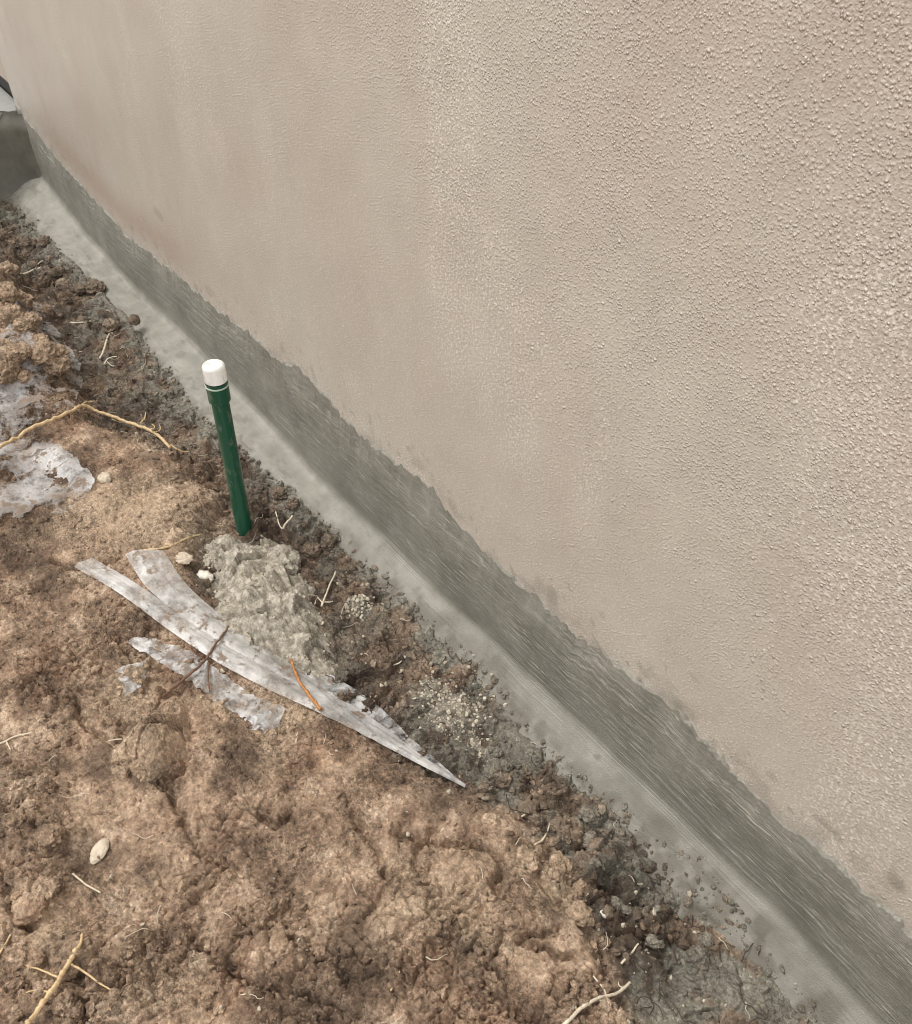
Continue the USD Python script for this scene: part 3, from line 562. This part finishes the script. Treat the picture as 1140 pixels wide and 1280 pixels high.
# ------------------------------------------------------------------ lumps: one rough closed body
def lump(center, radii, seed, sub=3, rough=0.35, freq=2.2, flat=0.0, rot=0.0, ridged=False):
    s = trimesh.creation.icosphere(subdivisions=sub); v = s.vertices.copy()
    k = meshkit.fbm(v * freq + seed * 7.13, 5 if sub > 2 else 3, seed) - 0.5
    if ridged: k = k + 0.35 * (0.5 - np.abs(meshkit.fbm(v * freq * 1.7 + seed, 3, seed + 5) - 0.5) * 2)
    v = v * (1 + rough * 2 * k[:, None])
    if flat: v[:, 2] = np.sign(v[:, 2]) * np.minimum(np.abs(v[:, 2]), flat * (1 + 0.3 * (meshkit.fbm(v * 3 + seed, 3, seed + 2) - .5)))
    v = v * np.asarray(radii); c, s_ = math.cos(rot), math.sin(rot)
    v[:, :2] = v[:, :2] @ np.array([[c, s_], [-s_, c]])
    s.vertices = v + center
    return s
wall_ang = 0.0
def lump_thing(name, label, cat, px, py, radii, mt, seed, sub=3, lift=0.3, group=None, **kw):
    P = at(px, py); P = P + [0, 0, radii[2] * lift]
    o = obj(name, lump(P, radii, seed, sub, **kw), mt, None, 35 if sub < 3 else True)
    return tag(o, label, cat, group)

# mortar heap round the foot of the pipe: a heightfield dome standing on the soil
def heap(cpx, rx, ry, rot, h, seed, n=150, rough=0.014, freq=30):
    c = at(*cpx)
    a = np.linspace(-1, 1, n); A, B = np.meshgrid(a, a, indexing='ij')
    x = A * rx; y = B * ry; cr, sr = math.cos(rot), math.sin(rot)
    X = c[0] + x * cr - y * sr; Y = c[1] + x * sr + y * cr
    rr = np.hypot(A, B) + 0.8 * (n2(X, Y, 16, seed, 5) - 0.5) + 0.12
    base = hgt(X, Y, _Hs).reshape(X.shape)
    k = np.clip(1 - rr ** 2, 0, 1) * (0.5 + 1.0 * n2(X, Y, 11, seed + 3, 3))
    lumps = rough * (n2(X, Y, freq, seed + 1, 5) - 0.5) * 2 + 0.012 * (n2(X, Y, 110, seed + 7, 4) - 0.5)
    cell = 0.0
    for q, (sz, am) in enumerate(((0.055, 0.016), (0.019, 0.0045), (0.009, 0.0026))):
        rq = np.random.default_rng(seed * 10 + q); nn = int(9 * rx * ry / sz ** 2) + 8
        pp = np.column_stack([rq.uniform(X.min(), X.max(), nn), rq.uniform(Y.min(), Y.max(), nn)]); hq = rq.uniform(-1, 1, nn); sl_ = rq.uniform(-0.55, 0.55, (nn, 2))
        wq = np.column_stack([(X + 0.5 * sz * (n2(X, Y, 1.2 / sz, seed + q, 3) - .5)).ravel(), (Y + 0.5 * sz * (n2(X, Y, 1.2 / sz, seed + q + 9, 3) - .5)).ravel()])
        dd, ii = cKDTree(pp).query(wq); off = wq - pp[ii]
        cell = cell + (am * hq[ii] * 0.6 + (off * sl_[ii]).sum(1) * (am / 0.02) - am * 0.5 * (dd / sz) ** 2).reshape(X.shape)
    ridge = 0.5 - np.abs(n2(X, Y, freq * 0.6, seed + 2, 3) - 0.5) * 2
    Z = base - 0.006 + h * k + lumps * np.clip(k * 4, 0, 1) + (0.010 * (ridge - 0.3) + cell * min(1.0, h / 0.05)) * np.clip(k * 3, 0, 1) - 0.03 * np.clip(rr - 0.95, 0, 1)
    ok = k > 0.12; HEAP_TOPS.append(np.stack([X, Y, Z], -1)[ok])
    return np.stack([X, Y, Z], -1).reshape(-1, 3), tri(grid_faces(n, n))
HEAP_TOPS = []
def heap_thing(name, label, cat, mt, *a, **k):
    return tag(obj(name, heap(*a, **k), mt, None, True), label, cat)
heap_thing('mortar_heap', 'greenish grey gritty mortar heap at the foot of the green pipe', 'mortar', 'mortar', (334, 754), 0.215, 0.105, 0.02, 0.058, 101, rough=0.022, freq=20)
heap_thing('mortar_lump', 'pale sandy mortar lump in the trench right of the mortar heap', 'mortar', 'soil_grey', (448, 757), 0.045, 0.032, 0.2, 0.014, 111, n=60)
heap_thing('mortar_lump', 'broad pebbly mortar crust in the trench beside the tip of the plastic strips', 'mortar', 'soil_grey', (565, 890), 0.12, 0.055, 0.05, 0.014, 115, n=110)
lump_thing('mortar_chunk', 'rounded grey mortar chunk just right of the pipe foot', 'mortar', 356, 706, (0.034, 0.026, 0.024), 'mortar', 121, 4, rough=0.5, freq=2.6, ridged=True)

# slab-like clod and stones
heap_thing('soil_slab', 'large flat slab of dry soil broken from the bank below the plastic strips', 'clod', 'soil_pale', (192, 915), 0.098, 0.066, -0.63, 0.062, 131, n=130, rough=0.007)
lump_thing('pale_stone', 'flat pale stone lying alone on the trodden soil at lower left', 'stone', 125, 1065, (0.0175, 0.010, 0.0035), 'stone_pale', 133, 4, rot=2.3, rough=0.2, lift=0.9)
lump_thing('pale_stone', 'small pale tan stone beside the corner of the dirty plastic sheet', 'stone', 132, 600, (0.015, 0.012, 0.009), 'stone_pale', 135, 3, rot=0.2, rough=0.3, lift=0.5)
lump_thing('pale_stone', 'chalky white stone at the left foot of the mortar heap', 'stone', 257, 724, (0.017, 0.011, 0.010), 'stone_white', 137, 3, rot=0.4, rough=0.35, lift=0.6)
lump_thing('pale_stone', 'tiny white stone chip on the cement edge above the mortar lump', 'stone', 453, 687, (0.006, 0.0045, 0.004), 'stone_white', 139, 2, lift=1.6)
lump_thing('pale_stone', 'cream stone among the soil at the left end of the mortar heap', 'stone', 228, 700, (0.020, 0.014, 0.007), 'stone_pale', 141, 3, rot=1.0, rough=0.35, lift=0.5)
lump_thing('pale_stone', 'small white stone in the grey mud below the tip of the cement edge', 'stone', 755, 1143, (0.006, 0.0045, 0.004), 'stone_white', 143, 2, lift=0.8)
P = at(168, 400); P[2] = max(P[2], 0.03); Pc = on_plane(168, 400, 2, 0.03)
tag(obj('dark_clod', lump(Pc, (0.017, 0.014, 0.013), 145, 3, 0.18), 'soil_dark', None, True), 'dark round ball of soil resting on the light cement cove', 'clod')

# loose clods one can count
ORD = ['first', 'second', 'third', 'fourth', 'fifth', 'sixth', 'seventh', 'eighth', 'ninth', 'tenth', 'eleventh', 'twelfth', 'thirteenth', 'fourteenth', 'fifteenth', 'sixteenth', 'seventeenth', 'eighteenth', 'nineteenth', 'twentieth']
def scatter_clods(polypx, n, what, group, mt, seed, r0, r1, lift=0.25):
    r = np.random.default_rng(seed); poly = np.array(polypx, float); spots = []
    while len(spots) < n:
        p = r.uniform(poly.min(0), poly.max(0)); sz = r0 + (r1 - r0) * r.random() ** 1.6
        if inside(poly, np.array([p[0]]), np.array([p[1]]))[0] and all(math.hypot(p[0] - a[0], p[1] - a[1]) > 9 for a in spots): spots.append((p[0], p[1], sz))
    big = max(range(n), key=lambda k: spots[k][2])
    order = sorted(range(n), key=lambda k: spots[k][0])
    for rank, k in enumerate(order):
        a, b, sz = spots[k]; P = at(a, b) + [0, 0, sz * lift]
        lab = f'largest of the {what}' if k == big else f'{ORD[rank]} from the left among the {what}'
        o = obj('soil_clod', lump(P, sz * r.uniform(0.7, 1.25, 3) * [1, 1, 0.85], seed * 100 + k, 3, 0.55, 2.6, rot=r.uniform(0, 6), ridged=True), mt, None, 40)
        tag(o, lab, 'clod', group)
scatter_clods([(0, 975), (60, 980), (85, 1040), (80, 1110), (30, 1140), (0, 1120)], 14, 'brown clods crumbled along the lower left edge', 'crumbled clods at lower left', 'soil_brown', 5, 0.007, 0.016)
scatter_clods([(0, 340), (12, 345), (45, 415), (78, 432), (82, 458), (40, 478), (0, 475)], 20, 'loose clods heaped on the dirty plastic sheet', 'clods heaped on the plastic sheet', 'soil_pale', 6, 0.010, 0.028, 0.6)
scatter_clods([(0, 265), (40, 262), (110, 345), (165, 400), (130, 420), (60, 370), (0, 300)], 18, 'dark damp clods in the far trench', 'dark clods in the far trench', 'soil_dark', 7, 0.009, 0.022)
scatter_clods([(330, 590), (400, 645), (470, 720), (430, 730), (360, 670), (320, 620)], 12, 'damp clods between the pipe and the cement', 'damp clods beside the pipe', 'soil_dark', 8, 0.006, 0.016)
scatter_clods([(640, 1000), (720, 1075), (770, 1180), (740, 1200), (690, 1110), (560, 1010)], 12, 'pale clods along the broken lip of the bank', 'clods along the lip of the bank', 'soil_pale', 9, 0.005, 0.013, 0.0)
scatter_clods([(0, 1180), (60, 1190), (130, 1230), (140, 1280), (0, 1280)], 10, 'brown clods around the thick root in the corner', 'clods in the bottom left corner', 'soil_brown', 10, 0.006, 0.015, 0.1)
scatter_clods([(620, 920), (680, 960), (800, 1080), (900, 1180), (890, 1240), (800, 1180), (700, 1040), (610, 960)], 15, 'grey mud lumps beside the lower cove', 'grey lumps in the lower trench', 'soil_grey', 11, 0.005, 0.014, 0.2)
scatter_clods([(590, 950), (640, 960), (710, 1040), (740, 1090), (700, 1080), (600, 1000)], 12, 'dark clods between plastic tip and bank lip', 'dark clods below the plastic tip', 'soil_dark', 12, 0.005, 0.014, 0.2)

# crumbs and grit nobody could count
_cm = (CX > 0) & (np.linspace(0, 1, 200)[None, :] > 0.55); CEM = cKDTree(np.column_stack([CX[_cm], CY[_cm]])); CEM_Z = CZ[_cm]
def crumbs(n, xr, yr, dens, r0, r1, seed, sub=0, sink=0.25, pw=3.8):
    r = np.random.default_rng(seed); base = trimesh.creation.icosphere(subdivisions=sub)
    x = r.uniform(*xr, n * 4); y = r.uniform(*yr, n * 4)
    keep = r.random(n * 4) < dens(x, y); x, y = x[keep][:n], y[keep][:n]; n = len(x)
    s = r0 + (r1 - r0) * r.random(n) ** pw
    dn, jn = CEM.query(np.column_stack([x, y])); z = np.where(dn < 0.004, np.maximum(hgt(x, y), CEM_Z[jn]), hgt(x, y)) + s * sink
    bv = base.vertices
    q = r.normal(size=(n, 4)); q /= np.linalg.norm(q, axis=1)[:, None]
    w, a, b, c = q.T
    R = np.stack([1 - 2 * (b * b + c * c), 2 * (a * b - c * w), 2 * (a * c + b * w), 2 * (a * b + c * w), 1 - 2 * (a * a + c * c), 2 * (b * c - a * w), 2 * (a * c - b * w), 2 * (b * c + a * w), 1 - 2 * (a * a + b * b)], -1).reshape(n, 3, 3)
    sc = s[:, None, None] * r.uniform(0.45, 1.3, (n, 1, 3)) * (1 + r.uniform(-0.36, 0.36, (n, len(bv), 1)))
    v = np.einsum('nij,nvj->nvi', R, bv[None] * sc) + np.stack([x, y, z], -1)[:, None]
    f = base.faces[None] + (np.arange(n) * len(bv))[:, None, None]
    w_ = np.repeat(_W(np.column_stack([x, y])) * r.uniform(0.5, 1.1, (n, 1)) + np.column_stack([np.zeros(n), r.uniform(-0.1, 0.25, n), r.uniform(-0.2, 0.35, n)]), len(bv), axis=0)
    return v.reshape(-1, 3), f.reshape(-1, 3), np.clip(w_, 0, 1)
_RZ = RegularGridInterpolator((gx, gy), rough_zone, bounds_error=False, fill_value=0)
_BK = RegularGridInterpolator((gx, gy), bank, bounds_error=False, fill_value=0)
def onsoil(x, y): return (y > soil_edge(x) - 0.004)
def d1(x, y): return onsoil(x, y) * np.clip(0.15 + 0.7 * _RZ(np.column_stack([x, y])), 0, 1) * np.clip(1.25 - 0.35 * x, 0.25, 1) * np.where(n2(x, y, 9, 201, 3) > 0.5, 1, 0.4)
v, f, w_ = crumbs(21000, (0.02, 3.05), (0.0, 0.93), d1, 0.0011, 0.0078, 301, 0, -0.05)
tag(obj('soil_crumbs', (v, f), 'soil', None, False, {'wear': w_}), 'fine loose soil crumbs strewn over bank and trench', 'soil crumbs', None, 'stuff')
gc = [at(a, b)[:2] for a, b in ((565, 890), (448, 757), (330, 745), (520, 860), (600, 940), (420, 800), (880, 1200), (830, 1150), (740, 1090), (250, 700), (590, 870))]
gr_ = [0.06, 0.03, 0.09, 0.07, 0.05, 0.05, 0.09, 0.07, 0.06, 0.03, 0.06]; gwt = [1, 1, 0.55, 0.6, 0.9, 0.6, 0.2, 0.2, 0.2, 0.7, 0.9]
def d2(x, y):
    k = 0.035 * (1 - 0.55 * _BK(np.column_stack([x, y])))
    for (cx_, cy_), r_, w in zip(gc, gr_, gwt): k = k + 0.5 * w * np.exp(-((x - cx_) ** 2 + (y - cy_) ** 2) / r_ ** 2)
    return onsoil(x, y) * k
v, f, w_ = crumbs(4500, (0.02, 3.0), (0.0, 0.9), d2, 0.0011, 0.0044, 302, 0, 0.6, 2.5)
for hi, (tops, cnt) in enumerate(zip(HEAP_TOPS, (260, 170, 520))):      # grit lying on the heaps
    rh = np.random.default_rng(900 + hi); P = tops[rh.integers(0, len(tops), cnt)]
    b = trimesh.creation.icosphere(subdivisions=0)
    sz = 0.0012 + 0.0032 * rh.random(cnt) ** 3
    vv = P[:, None] + b.vertices[None] * sz[:, None, None] * rh.uniform(0.5, 1.3, (cnt, len(b.vertices), 1))
    f = np.vstack([f, (b.faces[None] + (len(v) + np.arange(cnt) * len(b.vertices))[:, None, None]).reshape(-1, 3)]); v = np.vstack([v, vv.reshape(-1, 3)])
tag(obj('pale_grit', (v, f), 'grit', None, False), 'pale sand grains and grit dropped around the mortar', 'grit', None, 'stuff')
# crumbs and curls of cement along the toe of the cove
r = np.random.default_rng(303)
def d3(x, y):
    t = y - soil_edge(x); return (t > -0.030) * np.where(t < -0.002, 0.035 * np.exp(t / 0.02), 1.0) * np.exp(-np.maximum(t, 0) / 0.03) * np.where(n2(x, y, 12, 203, 3) > 0.48, 1, 0.25)
v, f, w_ = crumbs(2200, (0.02, 3.0), (0.0, 0.25), d3, 0.0011, 0.0066, 303, 0, 0.0)
w_[:, 0] = np.clip(w_[:, 0] + 0.15, 0, 1)
tag(obj('cement_crumbs', (v, f), 'soil', None, False, {'wear': w_}), 'grey crumbs of cement and mud along the toe of the cove', 'cement crumbs', None, 'stuff')

# ------------------------------------------------------------------ roots and twigs
def tube(P, R, n=7):
    P, R = np.asarray(P), np.asarray(R); T = np.gradient(P, axis=0); T /= np.linalg.norm(T, axis=1)[:, None] + 1e-12
    up = np.array([0.1, 0.2, 1.0]); A = np.cross(T, up); A /= np.linalg.norm(A, axis=1)[:, None] + 1e-12; B = np.cross(T, A)
    a = np.linspace(0, 2 * math.pi, n, endpoint=False)
    V = P[:, None] + R[:, None, None] * (np.cos(a)[None, :, None] * A[:, None] + np.sin(a)[None, :, None] * B[:, None])
    V = np.vstack([V.reshape(-1, 3), P[:1], P[-1:]]); m_ = len(P); F = []
    for i in range(m_ - 1):
        for j in range(n):
            k = (j + 1) % n; F += [[i * n + j, i * n + k, (i + 1) * n + k], [i * n + j, (i + 1) * n + k, (i + 1) * n + j]]
    for j in range(n): F += [[m_ * n, (j + 1) % n, j], [m_ * n + 1, (m_ - 1) * n + j, (m_ - 1) * n + (j + 1) % n]]
    return V, np.array(F)
def strand(pts, r0, r1, lift=(1, 1), seed=0, k=9):
    """pts in photograph pixels traced along the ground; r0, r1 in those pixels; the ends may rise by lift radii."""
    Q = catmull(np.array(pts, float), k); rr = np.random.default_rng(seed + len(pts) * 31 + int(pts[0][0]))
    Q = Q + gaussian_filter(rr.normal(0, 1.0, Q.shape), (2.2, 0)) * min(1.2, 0.6 + 0.25 * r0)
    P = gaussian_filter(np.array([at(a, b, 0, _Hm) for a, b in Q]), (1.6, 0), mode='nearest'); s = np.array([mpp(p) for p in P])
    R = np.linspace(r0, r1, len(P)) * s * (1 + 0.08 * rr.normal(0, 1, len(P)))
    P[:, 2] = gaussian_filter(P[:, 2], 2); P[:, 2] += R * np.linspace(lift[0], lift[1], len(P))
    return tube(P, np.abs(R))
def root(name, label, mt, main, branches=(), cat='root', lift=(1.2, 1.2)):
    if not branches:
        return tag(obj(name, strand(*main, lift=lift), mt, None, True), label, cat)
    t = thing(name, label, cat, at(*main[0][0]))
    obj('main_root' if cat == 'root' else 'stem', strand(*main, lift=lift), mt, t, True)
    for i, b in enumerate(branches): obj('side_root' if cat == 'root' else 'side_twig', strand(*b, lift=lift, seed=i), mt, t, True)
    return t
root('long_root', 'long tan root bent in the middle, crossing the dirty plastic sheet to the trench', 'root_pale', ([(-25, 592), (0, 575), (40, 549), (80, 530), (105, 516), (125, 522), (160, 533), (190, 543), (205, 553), (214, 562)], 2.2, 2.0),
     [([(105, 516), (107, 507), (117, 503)], 1.3, 0.9), ([(178, 536), (182, 526), (183, 514)], 1.1, 0.7), ([(192, 544), (195, 536), (190, 530)], 1.0, 0.6), ([(195, 547), (201, 540), (199, 532)], 0.9, 0.6), ([(214, 562), (224, 566), (238, 566)], 1.2, 0.8), ([(160, 533), (150, 530), (140, 524)], 0.8, 0.5)], lift=(8, 1.2))
root('thin_root', 'thin pale rootlet between the green pipe and the upper plastic strip', 'root_pale', ([(174, 690), (195, 687), (215, 683), (235, 673), (251, 670)], 1.5, 1.0), [([(215, 683), (208, 678), (200, 681)], 0.8, 0.5)])
root('forked_root', 'pale forked rootlet lying in the dark trench at the far left', 'root_white', ([(18, 348), (35, 343), (48, 337), (60, 334)], 1.6, 1.1), [([(45, 338), (49, 330), (54, 326)], 0.9, 0.6), ([(24, 347), (20, 338), (22, 330)], 0.8, 0.5)])
root('thin_root', 'short pale curved rootlet upright in the trench left of the cove', 'root_white', ([(125, 450), (131, 436), (134, 425), (140, 414)], 1.4, 1.0))
root('thin_root', 'small hooked rootlet just below the curved rootlet in the trench', 'root_white', ([(130, 457), (136, 449), (147, 447)], 1.0, 0.7), [([(134, 452), (140, 458), (146, 458)], 0.7, 0.5)])
root('thin_root', 'straight pale rootlet beside the top corner of the dirty plastic sheet', 'root_white', ([(88, 405), (102, 404), (120, 401)], 1.1, 0.8))
root('forked_root', 'white V-shaped rootlet in the soil just right of the pipe foot', 'root_white', ([(353, 664), (358, 659), (367, 650)], 1.6, 1.2), [([(353, 664), (349, 656), (345, 644)], 1.1, 0.8)], lift=(1.2, 6))
root('forked_root', 'white rootlet standing in the trench right of the mortar heap', 'root_white', ([(402, 760), (408, 745), (414, 731), (420, 717)], 1.4, 1.0), [([(404, 756), (397, 748), (394, 758)], 0.9, 0.6), ([(404, 753), (411, 754), (417, 753)], 0.8, 0.5)], lift=(1.2, 5))
root('thin_root', 'short pale wavy rootlet above the pebbly mortar crust', 'root_white', ([(484, 837), (490, 832), (496, 831), (502, 826)], 1.1, 0.8))
root('brown_twig', 'dark reddish twig laid across the plastic strips', 'root_brown', ([(204, 874), (225, 860), (247, 842), (262, 826), (273, 810), (288, 790)], 2.2, 1.3), [([(262, 828), (261, 848), (263, 872)], 1.5, 1.0), ([(273, 808), (281, 800), (291, 794)], 1.0, 0.7)], 'twig', (3, 9))
root('orange_twig', 'curved orange brown twig lying on the plastic near its tip', 'root_orange', ([(366, 832), (370, 848), (378, 864), (391, 880), (403, 896)], 1.8, 2.2), (), 'twig', (9, 6))
root('thick_root', 'thick tan root with side rootlets sticking up in the bottom left corner', 'root_pale', ([(38, 1292), (55, 1266), (72, 1240), (86, 1214), (96, 1196)], 3.6, 3.0),
     [([(96, 1196), (102, 1186), (106, 1170)], 2.4, 1.6), ([(76, 1226), (60, 1218), (45, 1212), (32, 1207)], 1.4, 0.9), ([(90, 1208), (108, 1218), (125, 1230), (142, 1239)], 1.6, 1.1), ([(80, 1222), (75, 1214), (71, 1204)], 1.3, 0.9), ([(66, 1244), (50, 1239), (33, 1242)], 1.3, 0.9)], lift=(6, 3))
root('thin_root', 'pale rootlet on the left edge of the bank, left of the soil slab', 'root_white', ([(-4, 932), (8, 927), (20, 921), (42, 917)], 1.4, 1.0), [([(8, 927), (12, 934), (14, 938)], 0.9, 0.6)])
root('thin_root', 'pale stem at the left edge above the thick root', 'root_pale', ([(-4, 1198), (5, 1185), (15, 1168)], 1.5, 1.1))
root('thin_root', 'broken white rootlet below the flat pale stone', 'root_white', ([(90, 1092), (100, 1100), (110, 1108), (127, 1116)], 1.3, 1.0))
root('thick_root', 'knobbly cream root with forked end near the bottom edge on the lip of the bank', 'root_white', ([(700, 1290), (718, 1270), (732, 1258), (750, 1249), (770, 1244), (788, 1229)], 2.5, 1.8),
     [([(758, 1247), (754, 1237), (747, 1229), (741, 1221)], 1.3, 0.9), ([(722, 1266), (718, 1259), (719, 1252)], 1.4, 1.0), ([(748, 1250), (755, 1256), (758, 1262)], 1.1, 0.8), ([(780, 1238), (774, 1233), (772, 1228)], 1.0, 0.7)], lift=(3, 3))
root('thin_root', 'short white rootlet in the grey mud above the cream root', 'root_white', ([(776, 1206), (784, 1196), (791, 1190), (799, 1180)], 1.6, 1.1))
root('forked_root', 'white crooked rootlet hanging in dark soil on the trench side', 'root_white', ([(668, 1056), (678, 1051), (683, 1043), (687, 1029)], 1.3, 0.9), [([(660, 1070), (668, 1064), (676, 1062)], 1.0, 0.7), ([(700, 1048), (710, 1051), (720, 1052)], 0.7, 0.5)])
root('thin_root', 'pale rootlet under the upper end of the dark gap beside the tip of the plastic', 'root_white', ([(652, 1022), (660, 1016), (666, 1011)], 1.4, 1.0))
root('forked_root', 'fine pale rootlet in the trench between plastic tip and cement', 'root_white', ([(618, 972), (628, 978), (634, 975), (638, 962)], 0.9, 0.6), [([(610, 966), (618, 972), (628, 984)], 0.8, 0.5)])
root('thin_root', 'thin tan rootlet on the trodden soil near the bottom middle', 'root_pale', ([(488, 1240), (494, 1228), (501, 1214)], 1.1, 0.8))
root('thin_root', 'small upright rootlet below the ragged plastic scraps', 'root_white', ([(370, 930), (371, 922), (372, 916)], 0.9, 0.7))
root('thin_root', 'short pale straw against the left side of the soil slab', 'root_white', ([(134, 927), (144, 925), (153, 925)], 1.0, 0.8))
# fine dark hair roots in the trench
r = np.random.default_rng(77); VV, FF, o_ = [], [], 0
cnt = 0
while cnt < 420:
    x = r.uniform(0.1, 2.8); y = soil_edge(np.array([x]))[0] + r.uniform(0.0, 0.20)
    if _BK([[x, y]])[0] > 0.4: continue
    a = r.uniform(0, 6.28); P = [[x, y]]; L = r.integers(6, 14)
    for _ in range(L): a += r.normal(0, 0.55); P.append([P[-1][0] + 0.0045 * math.cos(a), P[-1][1] + 0.0045 * math.sin(a)])
    P = np.array(P); z = hgt(P[:, 0], P[:, 1], _Hm) + 0.002 + 0.005 * r.random()
    v, f = tube(np.column_stack([P, gaussian_filter(z, 1)]), np.linspace(0.0008, 0.0004, len(P)), 4)
    VV.append(v); FF.append(f + o_); o_ += len(v); cnt += 1
tag(obj('hair_roots', (np.vstack(VV), np.vstack(FF)), 'fibre_dark', None, True), 'fine dark hair roots tangled in the trench soil', 'hair roots', None, 'stuff')

r = np.random.default_rng(78); VV, FF, o_, cnt = [], [], 0, 0
while cnt < 130:
    x = r.uniform(0.1, 2.6); y = r.uniform(0.03, 0.85)
    if y < soil_edge(np.array([x]))[0] or (_BK([[x, y]])[0] > 0.5 and r.random() < 0.7): continue
    a = r.uniform(0, 6.28); P = [[x, y]]; L = r.integers(3, 9)
    for _ in range(L): a += r.normal(0, 0.4); P.append([P[-1][0] + 0.004 * math.cos(a), P[-1][1] + 0.004 * math.sin(a)])
    P = np.array(P); z = hgt(P[:, 0], P[:, 1], _Hm) + 0.002 + np.linspace(0, 0.010, len(P)) * r.random()
    v, f = tube(np.column_stack([P, z]), np.linspace(0.0007, 0.0003, len(P)), 4)
    VV.append(v); FF.append(f + o_); o_ += len(v); cnt += 1
tag(obj('pale_hair_roots', (np.vstack(VV), np.vstack(FF)), 'root_white', None, True), 'fine pale hair roots poking out of the soil', 'hair roots', None, 'stuff')

# ------------------------------------------------------------------ plastic film
def film_mesh(left, right, nu, nv, seed, fold=0.0016, lift=0.003, ragged=0.0, arch=0.0, crease_=0.12):
    """A strip between two traced edges (photograph pixels), laid over the soil, with wrinkles along its length."""
    A = catmull(np.array(left, float), 12); B = catmull(np.array(right, float), 12)
    def res(P, n):
        s = np.concatenate([[0], np.cumsum(np.linalg.norm(np.diff(P, axis=0), axis=1))]); t = np.linspace(0, s[-1], n)
        return np.column_stack([np.interp(t, s, P[:, 0]), np.interp(t, s, P[:, 1])])
    A, B = res(A, nu), res(B, nu)
    jit = np.random.default_rng(seed)
    if ragged:
        A = A + gaussian_filter(jit.normal(0, ragged * 2, A.shape), (1.0, 0)); B = B + gaussian_filter(jit.normal(0, ragged * 2, B.shape), (1.0, 0))
    A3 = np.array([at(*p, 0, _Hm) for p in A]); B3 = np.array([at(*p, 0, _Hm) for p in B])
    t = np.linspace(0, 1, nv)[None, :, None]
    P = A3[:, None] * (1 - t) + B3[:, None] * t
    X, Y = P[..., 0], P[..., 1]
    Uu, Tt = np.meshgrid(np.arange(nu) / nu, np.linspace(0, 1, nv), indexing='ij')
    Z = hgt(X, Y, _Hm).reshape(X.shape)
    Z = gaussian_filter(Z, (2, 2)); Z = np.maximum(Z, hgt(X, Y, _Hs).reshape(X.shape))
    wr = (n2(Uu * 3, Tt, 3.2, seed, 2) - 0.5) * 2 + 0.5 * (n2(X, Y, 60, seed + 1, 3) - 0.5) + crease_ * (0.5 - 2.2 * np.abs(n2(X * 0.8 + Y * 0.6, (Y * 0.8 - X * 0.6) * 0.2, 26, seed + 2, 2) - 0.5)) + 0.8 * np.exp(-((Tt - 0.25) / 0.12) ** 2) - 0.5 * np.exp(-((Tt - 0.62 - 0.2 * Uu) / 0.06) ** 2)
    Z = Z + lift + fold * wr + arch * np.sin(math.pi * Tt)
    V = np.stack([X, Y, Z], -1).reshape(-1, 3); F = tri(grid_faces(nu, nv))
    th_ = 0.0006
    return V, F
def film_thing(name, label, mt, *a, **k):
    return tag(obj(name, film_mesh(*a, **k), mt, None, True), label, 'plastic film')
film_thing('plastic_strip', 'ragged grey plastic strip lowest of the strips, torn at its right end', 'film_thin', [(158, 806), (200, 830), (235, 850), (262, 872), (300, 895), (345, 915)], [(170, 795), (210, 808), (250, 822), (290, 852), (325, 875), (356, 888)], 70, 16, 401, ragged=1.6)
film_thing('plastic_scrap', 'small torn plastic scrap left of the lowest strip', 'film_thin', [(143, 838), (150, 858), (158, 872)], [(178, 826), (184, 845), (172, 866)], 26, 18, 403, ragged=1.5)
film_thing('plastic_scrap', 'crumpled shiny plastic scrap below the torn end of the lowest strip', 'film_thin', [(308, 898), (315, 910), (330, 918)], [(330, 885), (345, 898), (352, 908)], 24, 16, 405, ragged=2.0, fold=0.006)
film_thing('plastic_strip', 'thin grey plastic layer on the mortar side, showing soil through', 'film_thin', [(270, 760), (330, 806), (400, 862), (470, 915), (530, 955), (580, 984)], [(296, 768), (350, 800), (410, 842), (470, 882), (520, 930), (584, 985)], 90, 16, 407, lift=0.004)
film_thing('plastic_strip', 'narrow folded plastic strip with a pointed left end, running to the shared tip', 'film_strip', [(94, 712), (150, 745), (210, 790), (270, 830), (330, 862), (400, 895), (470, 930), (530, 962), (581, 988)], [(118, 702), (170, 732), (225, 770), (290, 812), (350, 842), (410, 868), (470, 905), (530, 950), (583, 984)], 150, 30, 409, lift=0.008, arch=0.004)
film_thing('plastic_strip', 'widest whitish plastic strip, broad end beside the mortar heap', 'film_strip', [(158, 697), (185, 738), (230, 775), (280, 812), (340, 845), (400, 880), (455, 915)], [(205, 692), (235, 735), (280, 775), (325, 810), (375, 840), (420, 880), (458, 912)], 120, 36, 411, lift=0.007, arch=0.006)
film_thing('plastic_sheet', 'large dirty plastic sheet with clods heaped on it, upper piece at the left edge', 'film_sheet', [(22, 375), (0, 430), (-20, 470), (-30, 520), (5, 540)], [(42, 378), (78, 425), (103, 465), (100, 500), (82, 522)], 120, 80, 413, crease_=1.1, fold=0.009, lift=0.006, ragged=1.2)
film_thing('plastic_sheet', 'lower dirty plastic sheet at the left edge, under the long root', 'film_sheet', [(-30, 500), (-40, 560), (-40, 620), (-20, 660), (30, 655)], [(8, 503), (35, 535), (75, 560), (118, 604), (88, 642)], 120, 80, 415, crease_=1.1, fold=0.009, lift=0.005, ragged=1.2)
